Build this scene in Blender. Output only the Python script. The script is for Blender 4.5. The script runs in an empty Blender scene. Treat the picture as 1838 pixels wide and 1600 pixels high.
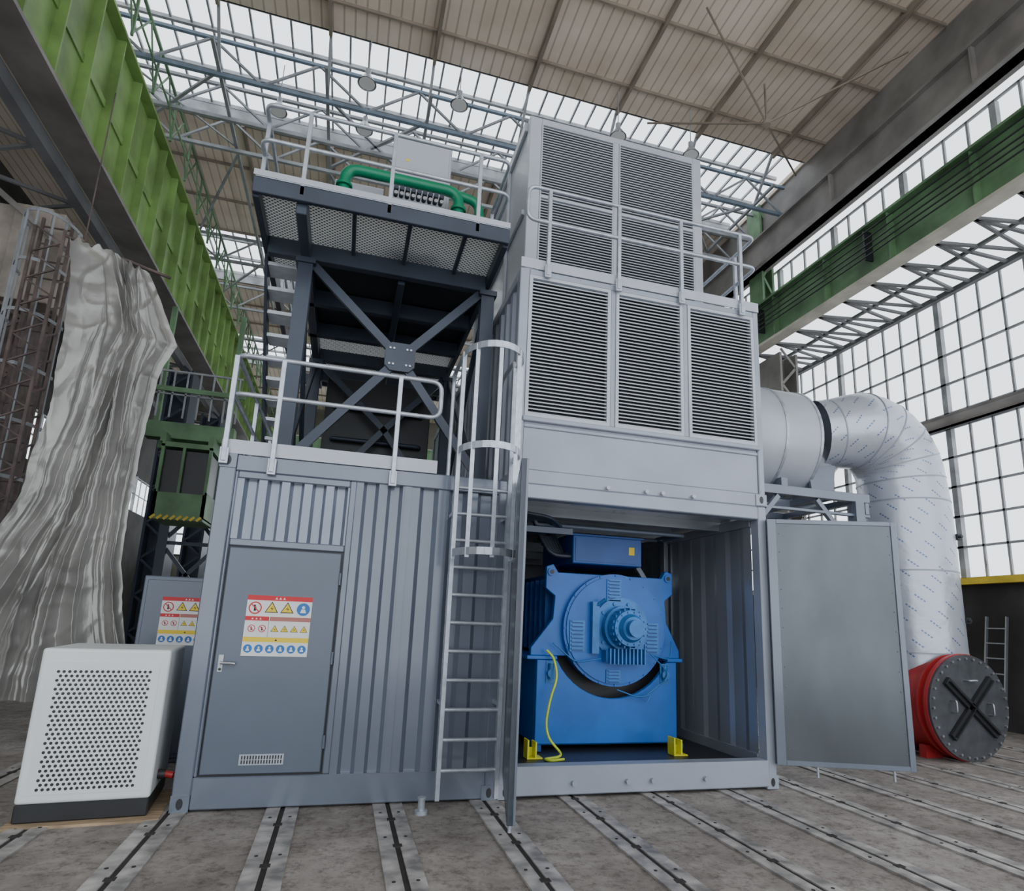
import bpy, bmesh, math, random
from mathutils import Vector, Matrix, noise
random.seed(7)
V=Vector
# ------------------------------------------------------------------ materials
def mat(name,col,rough=0.5,metal=0.0,var=0.08,scale=3.0,bump=0.0,bscale=40.0,col2=None,stretch=(1,1,1),spec=0.5,coat=0.0):
    m=bpy.data.materials.new(name);m.use_nodes=True
    nt=m.node_tree;N=nt.nodes;L=nt.links
    b=N["Principled BSDF"];b.inputs["Roughness"].default_value=rough;b.inputs["Metallic"].default_value=metal
    b.inputs["Specular IOR Level"].default_value=spec
    if coat: b.inputs["Coat Weight"].default_value=coat;b.inputs["Coat Roughness"].default_value=.12
    tc=N.new("ShaderNodeTexCoord");mp=N.new("ShaderNodeMapping");mp.inputs["Scale"].default_value=stretch
    L.new(tc.outputs["Object"],mp.inputs["Vector"])
    n=N.new("ShaderNodeTexNoise");n.inputs["Scale"].default_value=scale;n.inputs["Detail"].default_value=6
    L.new(mp.outputs[0],n.inputs["Vector"])
    r=N.new("ShaderNodeValToRGB");c2=col2 or tuple(max(0,c*(1-var*2.5)) for c in col)
    c1=col if col2 else tuple(min(1,c*(1+var)) for c in col)
    r.color_ramp.elements[0].position=0.35;r.color_ramp.elements[1].position=0.65
    r.color_ramp.elements[0].color=(*c2,1);r.color_ramp.elements[1].color=(*c1,1)
    L.new(n.outputs["Fac"],r.inputs[0]);L.new(r.outputs[0],b.inputs["Base Color"])
    if bump>0:
        n2=N.new("ShaderNodeTexNoise");n2.inputs["Scale"].default_value=bscale;n2.inputs["Detail"].default_value=4
        L.new(mp.outputs[0],n2.inputs["Vector"])
        bp=N.new("ShaderNodeBump");bp.inputs["Strength"].default_value=bump;bp.inputs["Distance"].default_value=0.01
        L.new(n2.outputs["Fac"],bp.inputs["Height"]);L.new(bp.outputs[0],b.inputs["Normal"])
    return m
def srgb(r,g,b):
    f=lambda c:(c/255/12.92) if c/255<=0.04045 else ((c/255+0.055)/1.055)**2.4
    return (f(r),f(g),f(b))
G_CONT=mat("container_grey_paint",srgb(114,122,136),0.24,0.15,0.05,1.2,coat=.6)
G_PAN=mat("glossy_grey_panel_paint",srgb(130,138,152),0.2,0.3,0.04,1.2,coat=.6)
G_DOOR=mat("door_grey_paint",srgb(98,107,121),0.36,0.1,0.03,1.0,coat=.2)
G_LITE=mat("light_grey_paint",srgb(156,162,174),0.34,0.1,0.04,1.5,coat=.2)
G_PALE=mat("pale_grey_paint",srgb(184,188,197),0.36,0.1,0.04,1.5,coat=.2)
G_SLAT=mat("louvre_grey_paint",srgb(176,181,188),0.4,0.1,0.03,1.5)
TREAD=mat("bright_tread_steel",srgb(220,224,230),0.45,0.1,0.04,9)
GALV=mat("galvanised_steel",srgb(190,196,206),0.33,0.5,0.08,12)
GALVD=mat("galvanised_inner_sheet",srgb(158,162,167),0.26,0.45,0.07,1.4,stretch=(1,1,.4))
DSHEET=mat("backlit_door_sheet",srgb(98,103,108),0.26,0.6,0.07,2.0,0.12,3,stretch=(1,1,.5))  # door's back-lit shade is put into this darker grey
DARK=mat("dark_blue_grey_steel",srgb(62,70,83),0.38,0.2,0.06,3)
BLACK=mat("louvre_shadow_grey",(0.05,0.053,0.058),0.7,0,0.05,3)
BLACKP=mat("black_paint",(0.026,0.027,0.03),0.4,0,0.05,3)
BLUE=mat("blue_machine_paint",(0.008,0.135,0.50),0.34,0.0,0.06,3)
BLUE2=mat("hub_blue_machine_paint",(0.03,0.18,0.48),0.32,0.15,0.08,8)
BLUED=mat("deep_blue_paint",(0.008,0.08,0.32),0.4,0.0,0.05,3)
YEL=mat("yellow_paint",(0.75,0.72,0.02),0.45,0,0.05,5)
YELC=mat("yellow_green_cable",(0.6,0.75,0.05),0.5,0,0.05,5)
YELB=mat("crane_yellow",(0.75,0.55,0.05),0.5,0,0.1,3)
WHITE=mat("white_cabinet_paint",srgb(226,230,229),0.4,0,0.02,2)
GREENP=mat("green_pipe_paint",(0.0,0.23,0.11),0.3,0,0.05,4)
GREEN=mat("green_girder_paint",srgb(128,160,92),0.5,0,0.14,1.5,0.2)
GREEND=mat("dull_green_girder_paint",srgb(104,138,100),0.55,0,0.16,1.5,0.2)
CREAM=mat("cream_flange_paint",srgb(198,193,178),0.6,0,0.1,2)
PURL=mat("beige_purlin_paint",srgb(150,138,124),0.7,0,0.1,2)
BEIGE=mat("beige_column_paint",srgb(160,150,138),0.7,0,0.15,2,0.2)
RUST=mat("red_brown_steel",srgb(100,86,82),0.7,0,0.2,4,0.2)
TRUSS=mat("grey_truss_paint",srgb(150,153,157),0.6,0,0.1,3)
TRUSSB=mat("blue_grey_truss_paint",srgb(120,136,152),0.6,0,0.1,3)
MULL=mat("window_mullion_paint",srgb(166,168,171),0.6,0,0.12,3)
BEAMG=mat("grey_beam_paint",srgb(136,131,127),0.6,0,0.12,1.5)
LATT=mat("dark_lattice_paint",srgb(104,104,106),0.6,0,0.12,1.5)
DWALL=mat("dark_wall",srgb(62,59,57),0.85,0,0.2,1.0)
PWALL=mat("pale_plaster_wall",srgb(140,136,128),0.85,0,0.15,1.0)
RED=mat("red_drum_paint",(0.46,0.03,0.032),0.35,0,0.06,3)
CHAR=mat("charcoal_plate",srgb(92,94,98),0.4,0.4,0.1,6)
SREDM=mat("sign_red",(0.62,0.02,0.03),0.5,0,0,3);SWH=mat("sign_white",(0.78,0.78,0.77),0.5,0,0,3)
SYE=mat("sign_yellow",(0.85,0.62,0.03),0.5,0,0,3);SBL=mat("sign_blue",(0.02,0.17,0.50),0.5,0,0,3)
SBK=mat("sign_black",(0.015,0.015,0.015),0.5,0,0,3);SPK=mat("sign_dull_red",(0.45,0.16,0.13),0.5,0,0,3)
WOOD=mat("pale_wood",srgb(176,152,122),0.8,0,0.15,6,stretch=(1,8,1))
STRIP=mat("floor_rail_steel",srgb(184,179,174),0.45,0.25,0.22,6,0.25)
SLOT=mat("rail_slot_dark",srgb(54,50,48),0.8,0,0.2,6)  # dark tone of the slot fill, clamps and bolt heads
ALU=mat("aluminium",srgb(180,182,186),0.35,0.8,0.05,8)
TARP=mat("silver_tarpaulin",srgb(158,156,151),0.3,0.3,0.13,1.3,0.6,7)
def deck_mat():
    m=bpy.data.materials.new("beige_roof_deck");m.use_nodes=True;nt=m.node_tree;N=nt.nodes;L=nt.links
    b=N["Principled BSDF"];b.inputs["Roughness"].default_value=.8
    tc=N.new("ShaderNodeTexCoord")
    w=N.new("ShaderNodeTexWave");w.wave_type='BANDS';w.bands_direction='X';w.inputs["Scale"].default_value=1.6;w.inputs["Distortion"].default_value=0
    L.new(tc.outputs["Object"],w.inputs["Vector"])
    n=N.new("ShaderNodeTexNoise");n.inputs["Scale"].default_value=.9;n.inputs["Detail"].default_value=8;L.new(tc.outputs["Object"],n.inputs["Vector"])
    r=N.new("ShaderNodeValToRGB");r.color_ramp.elements[0].position=.3;r.color_ramp.elements[1].position=.7
    r.color_ramp.elements[0].color=(*srgb(212,194,174),1);r.color_ramp.elements[1].color=(*srgb(240,225,208),1);L.new(n.outputs["Fac"],r.inputs[0])
    r2=N.new("ShaderNodeValToRGB");r2.color_ramp.elements[0].position=0;r2.color_ramp.elements[1].position=.12
    r2.color_ramp.elements[0].color=(.6,.6,.6,1);r2.color_ramp.elements[1].color=(1,1,1,1);L.new(w.outputs["Fac"],r2.inputs[0])
    mx=N.new("ShaderNodeMixRGB");mx.blend_type='MULTIPLY';mx.inputs[0].default_value=1;L.new(r.outputs[0],mx.inputs[1]);L.new(r2.outputs[0],mx.inputs[2])
    L.new(mx.outputs[0],b.inputs["Base Color"]);return m
DECK=deck_mat()
def floor_mat():
    m=bpy.data.materials.new("dusty_concrete");m.use_nodes=True;nt=m.node_tree;N=nt.nodes;L=nt.links
    b=N["Principled BSDF"];b.inputs["Roughness"].default_value=.75
    tc=N.new("ShaderNodeTexCoord")
    def nz(s,d=8,rg=.6):
        n=N.new("ShaderNodeTexNoise");n.inputs["Scale"].default_value=s;n.inputs["Detail"].default_value=d;n.inputs["Roughness"].default_value=rg
        L.new(tc.outputs["Object"],n.inputs["Vector"]);return n
    a=nz(1.4,12,.75);r=N.new("ShaderNodeValToRGB");e=r.color_ramp.elements
    e[0].position=.34;e[0].color=(*srgb(122,114,108),1);e[1].position=.66;e[1].color=(*srgb(186,178,171),1)
    x=e.new(.5);x.color=(*srgb(157,149,142),1);L.new(a.outputs["Fac"],r.inputs[0])
    c=nz(12,12,.85);r3=N.new("ShaderNodeValToRGB");r3.color_ramp.elements[0].position=.39;r3.color_ramp.elements[1].position=.51
    r3.color_ramp.elements[0].color=(.38,.36,.35,1);r3.color_ramp.elements[1].color=(1,1,1,1);L.new(c.outputs["Fac"],r3.inputs[0])
    mx=N.new("ShaderNodeMixRGB");mx.blend_type='MULTIPLY';mx.inputs[0].default_value=.85;L.new(r.outputs[0],mx.inputs[1]);L.new(r3.outputs[0],mx.inputs[2])
    L.new(mx.outputs[0],b.inputs["Base Color"])
    bp=N.new("ShaderNodeBump");bp.inputs["Strength"].default_value=.8;bp.inputs["Distance"].default_value=.018
    L.new(c.outputs["Fac"],bp.inputs["Height"]);L.new(bp.outputs[0],b.inputs["Normal"]);return m
FLOOR=floor_mat()
def grate_mat():
    m=bpy.data.materials.new("expanded_metal_grating");m.use_nodes=True;nt=m.node_tree;N=nt.nodes;L=nt.links
    b=N["Principled BSDF"];b.inputs["Roughness"].default_value=.45;b.inputs["Metallic"].default_value=.1
    tc=N.new("ShaderNodeTexCoord");mp=N.new("ShaderNodeMapping");mp.inputs["Rotation"].default_value=(0,0,.785);L.new(tc.outputs["Object"],mp.inputs[0])
    ck=N.new("ShaderNodeTexVoronoi");ck.inputs["Scale"].default_value=28;ck.inputs["Randomness"].default_value=0;L.new(mp.outputs[0],ck.inputs["Vector"])
    r=N.new("ShaderNodeValToRGB");r.color_ramp.elements[0].position=.28;r.color_ramp.elements[1].position=.4
    r.color_ramp.elements[0].color=(.13,.14,.15,1);r.color_ramp.elements[1].color=(.88,.9,.93,1);L.new(ck.outputs["Distance"],r.inputs[0]);L.new(r.outputs[0],b.inputs["Base Color"])
    tl=N.new("ShaderNodeBsdfTranslucent");L.new(r.outputs[0],tl.inputs[0])
    ms0=N.new("ShaderNodeMixShader");ms0.inputs[0].default_value=.55;L.new(b.outputs[0],ms0.inputs[1]);L.new(tl.outputs[0],ms0.inputs[2])
    L.new(ms0.outputs[0],N["Material Output"].inputs["Surface"]);return m
GRATE=grate_mat()
def foil_mat():
    m=bpy.data.materials.new("silver_foil_wrap");m.use_nodes=True;nt=m.node_tree;N=nt.nodes;L=nt.links
    b=N["Principled BSDF"];b.inputs["Roughness"].default_value=.3;b.inputs["Metallic"].default_value=.38
    tc=N.new("ShaderNodeTexCoord");mp=N.new("ShaderNodeMapping");mp.inputs["Rotation"].default_value=(0,0,.7);L.new(tc.outputs["UV"],mp.inputs[0])
    sp=N.new("ShaderNodeSeparateXYZ");L.new(mp.outputs[0],sp.inputs[0])
    def fr(sock,k,th):
        a=N.new("ShaderNodeMath");a.operation='MULTIPLY';a.inputs[1].default_value=k;L.new(sock,a.inputs[0])
        f=N.new("ShaderNodeMath");f.operation='FRACT';L.new(a.outputs[0],f.inputs[0])
        l=N.new("ShaderNodeMath");l.operation='LESS_THAN';l.inputs[1].default_value=th;L.new(f.outputs[0],l.inputs[0]);return l.outputs[0]
    p1=fr(sp.outputs["X"],3.0,.5);p2=fr(sp.outputs["Y"],6.0,.12);p3=fr(sp.outputs["X"],24,.66)
    q=N.new("ShaderNodeMath");q.operation='MULTIPLY';L.new(p1,q.inputs[0]);L.new(p2,q.inputs[1])
    q2=N.new("ShaderNodeMath");q2.operation='MULTIPLY';L.new(q.outputs[0],q2.inputs[0]);L.new(p3,q2.inputs[1])
    mx=N.new("ShaderNodeMixRGB");mx.inputs[1].default_value=(*srgb(194,199,210),1);mx.inputs[2].default_value=(*srgb(108,128,166),1);L.new(q2.outputs[0],mx.inputs[0])
    L.new(mx.outputs[0],b.inputs["Base Color"])
    n=N.new("ShaderNodeTexNoise");n.inputs["Scale"].default_value=3.0;n.inputs["Detail"].default_value=3;L.new(tc.outputs["Object"],n.inputs["Vector"])
    bp=N.new("ShaderNodeBump");bp.inputs["Strength"].default_value=.28;bp.inputs["Distance"].default_value=.07;L.new(n.outputs["Fac"],bp.inputs["Height"]);L.new(bp.outputs[0],b.inputs["Normal"])
    return m
FOIL=foil_mat()
# ------------------------------------------------------------------ mesh builder
class M:
    def __init__(s): s.v=[];s.f=[];s.m=[];s.s=[]
    def _a(s,vs,fs,m=0,sm=False):
        o=len(s.v);s.v+= [tuple(v) for v in vs]
        for f in fs: s.f.append([i+o for i in f]);s.m.append(m);s.s.append(sm)
    def box(s,x0,x1,y0,y1,z0,z1,m=0):
        s._a([(x0,y0,z0),(x1,y0,z0),(x1,y1,z0),(x0,y1,z0),(x0,y0,z1),(x1,y0,z1),(x1,y1,z1),(x0,y1,z1)],
             [(0,3,2,1),(4,5,6,7),(0,1,5,4),(1,2,6,5),(2,3,7,6),(3,0,4,7)],m);return s
    def beam(s,p,q,w,h,m=0,up=(0,0,1)):
        p=V(p);q=V(q);d=(q-p).normalized();u=V(up)
        if abs(d.dot(u))>.98:u=V((0,1,0))
        a=d.cross(u).normalized();b=a.cross(d).normalized();a*=w/2;b*=h/2
        vs=[p-a-b,p+a-b,p+a+b,p-a+b,q-a-b,q+a-b,q+a+b,q-a+b]
        s._a(vs,[(0,3,2,1),(4,5,6,7),(0,1,5,4),(1,2,6,5),(2,3,7,6),(3,0,4,7)],m);return s
    def cyl(s,p,q,r,r2=None,n=20,m=0,caps=True,mc=None):
        p=V(p);q=V(q);r2=r if r2 is None else r2;d=(q-p).normalized()
        u=V((0,0,1)) if abs(d.z)<.9 else V((1,0,0));a=d.cross(u).normalized();b=a.cross(d).normalized()
        c=[(math.cos(2*math.pi*i/n),math.sin(2*math.pi*i/n)) for i in range(n)]
        A=[p+(a*x+b*y)*r for x,y in c];B=[q+(a*x+b*y)*r2 for x,y in c]
        s._a(A+B,[(i,(i+1)%n,n+(i+1)%n,n+i) for i in range(n)],m,True)
        if caps:
            mc=m if mc is None else mc
            if r>0:s._a(A,[list(range(n))[::-1]],mc)
            if r2>0:s._a(B,[list(range(n))],mc)
        return s
    def tube(s,pts,r,n=8,m=0,caps=True):
        pts=[V(p) for p in pts];R=r if isinstance(r,(list,tuple)) else [r]*len(pts)
        t=[]
        for i in range(len(pts)):
            a=pts[max(0,i-1)];b=pts[min(len(pts)-1,i+1)];t.append((b-a).normalized())
        u=V((0,0,1)) if abs(t[0].z)<.9 else V((1,0,0));nrm=(u-t[0]*u.dot(t[0])).normalized()
        vs=[]
        for i,p in enumerate(pts):
            nrm=(nrm-t[i]*nrm.dot(t[i])).normalized();bi=t[i].cross(nrm)
            for k in range(n):
                an=2*math.pi*k/n;vs.append(p+(nrm*math.cos(an)+bi*math.sin(an))*R[i])
        fs=[]
        for i in range(len(pts)-1):
            for k in range(n):fs.append((i*n+k,i*n+(k+1)%n,(i+1)*n+(k+1)%n,(i+1)*n+k))
        s._a(vs,fs,m,True)
        if caps:s._a(vs[:n],[list(range(n))[::-1]],m);s._a(vs[-n:],[list(range(n))],m)
        return s
    def prism(s,pts,y0,y1,m=0):
        n=len(pts);A=[(x,y0,z) for x,z in pts];B=[(x,y1,z) for x,z in pts]
        s._a(A+B,[list(range(n)),list(range(n,2*n))[::-1]]+[(i,i+n,(i+1)%n+n,(i+1)%n) for i in range(n)],m);return s
    def disc(s,x,z,r,y,m=0,n=18,a0=0):
        s._a([(x+r*math.cos(a0+2*math.pi*i/n),y,z+r*math.sin(a0+2*math.pi*i/n)) for i in range(n)],[list(range(n))],m);return s
    def poly(s,pts,m=0,sm=False): s._a(pts,[list(range(len(pts)))],m,sm);return s
    def corr(s,p,dx,nrm,L,z0,z1,per,dep,m=0,th=0.0):
        p=V(p);dx=V(dx).normalized();nr=V(nrm).normalized();k=max(1,round(L/per));per=L/k
        prof=[(0,0)]
        for i in range(k):
            b=i*per;prof+=[(b+per*.28,0),(b+per*.42,-dep),(b+per*.78,-dep),(b+per*.92,0)]
        prof.append((L,0));n=len(prof)
        A=[];
        for a,d in prof:
            q=p+dx*a+nr*d;A.append((q.x,q.y,z0))
        B=[(x,y,z1) for x,y,_ in A]
        s._a(A+B,[(i,i+1,n+i+1,n+i) for i in range(n-1)],m);return s
ORG={}
def rnd(pts,r=.08,n=5):
    pts=[V(p) for p in pts];o=[pts[0]]
    for i in range(1,len(pts)-1):
        a,b,c=pts[i-1],pts[i],pts[i+1];d1=(a-b);d2=(c-b);rr=min(r,d1.length*.49,d2.length*.49)
        s=b+d1.normalized()*rr;e=b+d2.normalized()*rr
        for k in range(n+1):
            t=k/n;o.append(s*(1-t)**2+b*2*t*(1-t)+e*t*t)
    o.append(pts[-1]);return o
def empty(name,loc,label,cat,group=None,parent=None):
    o=bpy.data.objects.new(name,None);o.empty_display_size=.2
    bpy.context.collection.objects.link(o)
    if parent: o.parent=parent;o.location=V(loc)-ORG[parent.name]
    else:
        o.location=loc;o["label"]=label;o["category"]=cat
        if group:o["group"]=group
    ORG[o.name]=V(loc);return o
def fin(b,name,mats,parent=None,label=None,cat=None,group=None,bevel=0,kind=None,norm=True,origin=None,seg=1,split=False):
    if split:
        key={};par=list(range(len(b.v)))
        def find(i):
            while par[i]!=i: par[i]=par[par[i]];i=par[i]
            return i
        for i,v in enumerate(b.v):
            k=(round(v[0],4),round(v[1],4),round(v[2],4))
            if k in key: par[find(i)]=find(key[k])
            else: key[k]=i
        for f in b.f:
            for i in f[1:]: par[find(i)]=find(f[0])
        comps={}
        for fi,f in enumerate(b.f): comps.setdefault(find(f[0]),[]).append(fi)
        out=[]
        for fs in comps.values():
            nb=M()
            for fi in fs: nb._a([b.v[i] for i in b.f[fi]],[list(range(len(b.f[fi])))],b.m[fi],b.s[fi])
            ob=fin(nb,name,mats,parent,label,cat,group,0,kind,False,None)
            bm=bmesh.new();bm.from_mesh(ob.data)
            sm=any(b.s[fi] for fi in fs)
            if not sm: bmesh.ops.remove_doubles(bm,verts=bm.verts,dist=1e-5)
            else:
                sv=set(v for f in bm.faces if f.smooth for v in f.verts);bmesh.ops.remove_doubles(bm,verts=list(sv),dist=1e-5)
            if norm:bmesh.ops.recalc_face_normals(bm,faces=bm.faces)
            bm.to_mesh(ob.data);bm.free();out.append(ob)
        return out[0]
    me=bpy.data.meshes.new(name)
    xs=[v[0] for v in b.v];ys=[v[1] for v in b.v];zs=[v[2] for v in b.v]
    c=V(((min(xs)+max(xs))/2,(min(ys)+max(ys))/2,min(zs))) if origin is None else V(origin)
    me.from_pydata([(x-c.x,y-c.y,z-c.z) for x,y,z in b.v],[],b.f)
    for mt in (mats if isinstance(mats,(list,tuple)) else [mats]): me.materials.append(mt)
    for i,p in enumerate(me.polygons): p.material_index=b.m[i];p.use_smooth=b.s[i]
    if norm:
        bm=bmesh.new();bm.from_mesh(me);bmesh.ops.recalc_face_normals(bm,faces=bm.faces);bm.to_mesh(me);bm.free()
    me.update()
    o=bpy.data.objects.new(name,me);bpy.context.collection.objects.link(o)
    if parent: o.parent=parent;o.location=c-ORG[parent.name]
    else: o.location=c
    ORG[o.name]=c
    if label:o["label"]=label
    if cat:o["category"]=cat
    if group:o["group"]=group
    if kind:o["kind"]=kind
    if bevel>0:
        md=o.modifiers.new("bevel","BEVEL");md.width=bevel;md.segments=seg;md.limit_method='ANGLE';md.angle_limit=.7
    return o
F=5.59
# ------------------------------------------------------------------ camera (calibrated)
cam=bpy.data.cameras.new("camera");co=bpy.data.objects.new("camera",cam);bpy.context.collection.objects.link(co)
cam.sensor_fit='HORIZONTAL';cam.sensor_width=36;cam.lens=36*1119.33/1838
cam.shift_x=-29.72/1838;cam.shift_y=78.03/1838;cam.clip_start=.05;cam.clip_end=300
right=V((.95885,-.28157,.03769));up=V((-.09435,-.19052,.97710));back=V((-.26797,-.94040,-.20959))
mt=Matrix((right,up,back)).transposed().to_4x4();mt.translation=V((0,0,1.5));co.matrix_world=mt
bpy.context.scene.camera=co
# ------------------------------------------------------------------ world
w=bpy.data.worlds.new("world");bpy.context.scene.world=w;w.use_nodes=True
bg=w.node_tree.nodes["Background"];bg.inputs[0].default_value=(0.87,0.93,1.0,1);bg.inputs[1].default_value=2.45
# ------------------------------------------------------------------ floor & rails
b=M();b.box(-14,22,-8,44,-.2,0)
fin(b,"floor",FLOOR,kind="structure")
xs=[-2.7+.8*i for i in range(16)]
for i,x in enumerate(xs):
    b=M();y0,y1=(-.5,30)
    b.box(x-.118,x-.018,y0,y1,0,.014,0);b.box(x+.018,x+.118,y0,y1,0,.014,0);b.box(x-.018,x+.018,y0,y1,0,.005,1)
    y=1.2+random.random()*.5
    while y<14:
        b.box(x-.03,x+.03,y,y+.05,.002,.018,1);b.cyl((x-.07,y+.2,.01),(x-.07,y+.2,.017),.012,n=8,m=1);b.cyl((x+.07,y+.2,.01),(x+.07,y+.2,.017),.012,n=8,m=1)
        y+=.55+random.random()*.25
    fin(b,"floor_rail",[STRIP,SLOT],label="flat steel clamping rail with dark slot set in concrete",cat="rail",group="steel rails in the hall floor")
# ------------------------------------------------------------------ signs
def tri(b,x,z,r,y,m): b.disc(x,z,r,y,m,3,math.pi/2)
def sign(x0,x1,z0,z1,y,parent):
    b=M();W=x1-x0;H=z1-z0
    X=lambda u:x0+u*W
    Z=lambda v:z1-v*H
    def rect(u0,u1,v0,v1,k,m): b.poly([(X(u0),y-k*.0012,Z(v1)),(X(u1),y-k*.0012,Z(v1)),(X(u1),y-k*.0012,Z(v0)),(X(u0),y-k*.0012,Z(v0))],m)
    b.box(x0,x1,y,y+.004,z0,z1,0)
    def prohib(u,v,r):
        b.disc(X(u),Z(v),r,y-.0012,1,20);b.disc(X(u),Z(v),r*.8,y-.0024,0,20)
        b.disc(X(u)-r*.1,Z(v)+r*.35,r*.17,y-.0030,4,10);b.box(X(u)-r*.2,X(u)+r*.15,y-.0031,y-.0030,Z(v)-r*.5,Z(v)+r*.2,4)
        b.beam((X(u)-r*.6,y-.0036,Z(v)+r*.6),(X(u)+r*.6,y-.0036,Z(v)-r*.6),.0008,r*.17,1)
    def warn(u,v,r):
        tri(b,X(u),Z(v),r,y-.0012,4);tri(b,X(u),Z(v),r*.8,y-.0024,2)
        b.poly([(X(u)+r*.1,y-.0032,Z(v)+r*.4),(X(u)-r*.16,y-.0032,Z(v)-.02*r),(X(u)+r*.12,y-.0032,Z(v)-r*.0),(X(u)-r*.02,y-.0032,Z(v)-r*.36),(X(u)+.24*r,y-.0032,Z(v)+r*.08),(X(u)+.0*r,y-.0032,Z(v)+r*.1)],4)
    def mand(u,v,r):
        b.disc(X(u),Z(v),r,y-.0012,3,18);b.disc(X(u),Z(v)+r*.3,r*.24,y-.0024,0,10)
        b.poly([(X(u)-r*.45,y-.0024,Z(v)-r*.55),(X(u)+r*.45,y-.0024,Z(v)-r*.55),(X(u)+r*.28,y-.0024,Z(v)+.02*r),(X(u)-r*.28,y-.0024,Z(v)+.02*r)],0)
    rect(0,1,0,.08,1,1)
    for k in(-1,0,1):tri(b,X(.5+k*.06),Z(.045),.012,y-.0026,0)
    prohib(.13,.21,.05);warn(.38,.22,.06);warn(.62,.22,.06);mand(.87,.21,.052)
    rect(.0,.36,.35,.42,1,1);rect(.37,1,.35,.42,1,5)
    for k in(-1,0,1):tri(b,X(.17+k*.06),Z(.39),.010,y-.0026,0)
    prohib(.11,.55,.029);prohib(.27,.55,.029)
    for k in range(4):warn(.46+k*.15,.56,.035)
    rect(.36,.365,.42,.69,1,4)
    rect(0,1,.69,.77,1,2);tri(b,X(.5),Z(.735),.012,y-.0026,4)
    for k in range(6):mand(.09+k*.164,.88,.033)
    fin(b,"warning_sign",[SWH,SREDM,SYE,SBL,SBK,SPK],parent,label="safety sign with prohibition, warning and mandatory symbols",norm=False)
# ------------------------------------------------------------------ personnel container (door side)
C1=empty("equipment_container",(.15,F+4,0),"grey corrugated steel container with door and safety sign","container")
x0,x1,Hc=-1.10,1.405,2.80
b=M()
b.box(x0,x0+.13,F,F+.14,0.0,Hc);b.box(x1-.10,x1,F,F+.14,0,Hc)
b.box(x0+.13,x1-.10,F,F+.12,0.02,.25);b.box(x0+.13,x1-.10,F,F+.12,2.66,Hc)
b.box(x0+.005,x0+.05,F+.14,F+9,0,Hc-.03);b.box(x1-.045,x1-.005,F+.14,F+9,0,Hc-.03);b.box(x0+.05,x1-.045,F+8.95,F+9,0,Hc-.03)
b.box(x0+.05,x1-.045,F+.12,F+8.95,Hc-.06,Hc-.02);b.box(x0+.05,x1-.045,F+.12,F+8.95,0.05,.1)
b.box(-.035,.02,F+.005,F+.1,.25,2.66);b.box(x0+.13,-.945,F+.005,F+.1,.25,2.66)
b.box(-.945,-.035,F+.008,F+.1,2.03,2.09);b.box(-.945,-.035,F+.005,F+.1,2.60,2.66)
fin(b,"frame",G_CONT,C1,bevel=.008)
b=M();b.corr((-.945,F+.02,0),(1,0,0),(0,-1,0),.91,2.09,2.60,.18,.06);fin(b,"corrugated_panel",G_PAN,C1,norm=False)
b=M();b.corr((.02,F+.02,0),(1,0,0),(0,-1,0),.42,.25,2.66,.21,.04);b.corr((.50,F+.02,0),(1,0,0),(0,-1,0),x1-.10-.50,.25,2.66,.27,.045)
b.box(.44,.50,F+.01,F+.06,.25,2.66)
fin(b,"corrugated_wall",G_CONT,C1,norm=False)
b=M();b.box(-.945,-.035,F+.03,F+.04,.25,2.03);fin(b,"door_gap_backing",BLACKP,C1)  # black sheet behind the door, seen as the dark gap around it
D=M();D.box(-.93,-.05,F-.012,F+.035,.27,2.015);door=fin(D,"door",G_DOOR,C1,bevel=.006)
b=M();b.box(-.90,-.865,F-.022,F-.012,1.03,1.16);b.cyl((-.882,F-.012,1.10),(-.882,F-.06,1.10),.012,n=10);b.tube(rnd([(-.882,F-.055,1.10),(-.80,F-.06,1.10),(-.77,F-.06,1.095)],.02),.011)
b.cyl((-.882,F-.03,1.05),(-.882,F-.02,1.05),.011,n=10,m=1)
fin(b,"handle",[ALU,BLACKP],door,label="silver lever handle")
b=M();b.box(-.66,-.335,F-.018,F-.012,.335,.415,0)
for i in range(15):
    xx=-.645+i*.0205;b.box(xx,xx+.010,F-.0195,F-.018,.345,.372,1);b.box(xx,xx+.010,F-.0195,F-.018,.378,.405,1)
fin(b,"vent_grille",[GALV,BLACKP],door,label="small galvanised vent grille")
for z in(.5,1.15,1.8):
    b=M();b.cyl((-.045,F-.018,z-.05),(-.045,F-.018,z+.05),.012,n=10);fin(b,"hinge",G_DOOR,door)
sign(-.745,-.245,1.155,1.635,F-.017,door)
def casting(x,z,par,y=F):
    b=M();b.box(x-.065,x+.065,y-.012,y+.12,z-.06,z+.06,0)
    b._a([(x+.024*math.cos(2*math.pi*i/14),y-.0135,z+.04*math.sin(2*math.pi*i/14)) for i in range(14)],[list(range(14))],1)
    fin(b,"corner_casting",[par[1],BLACKP],par[0],norm=False)
casting(x0+.065,.07,(C1,G_CONT));casting(x1-.065,.07,(C1,G_CONT));casting(x0+.065,Hc-.06,(C1,G_CONT))
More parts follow.
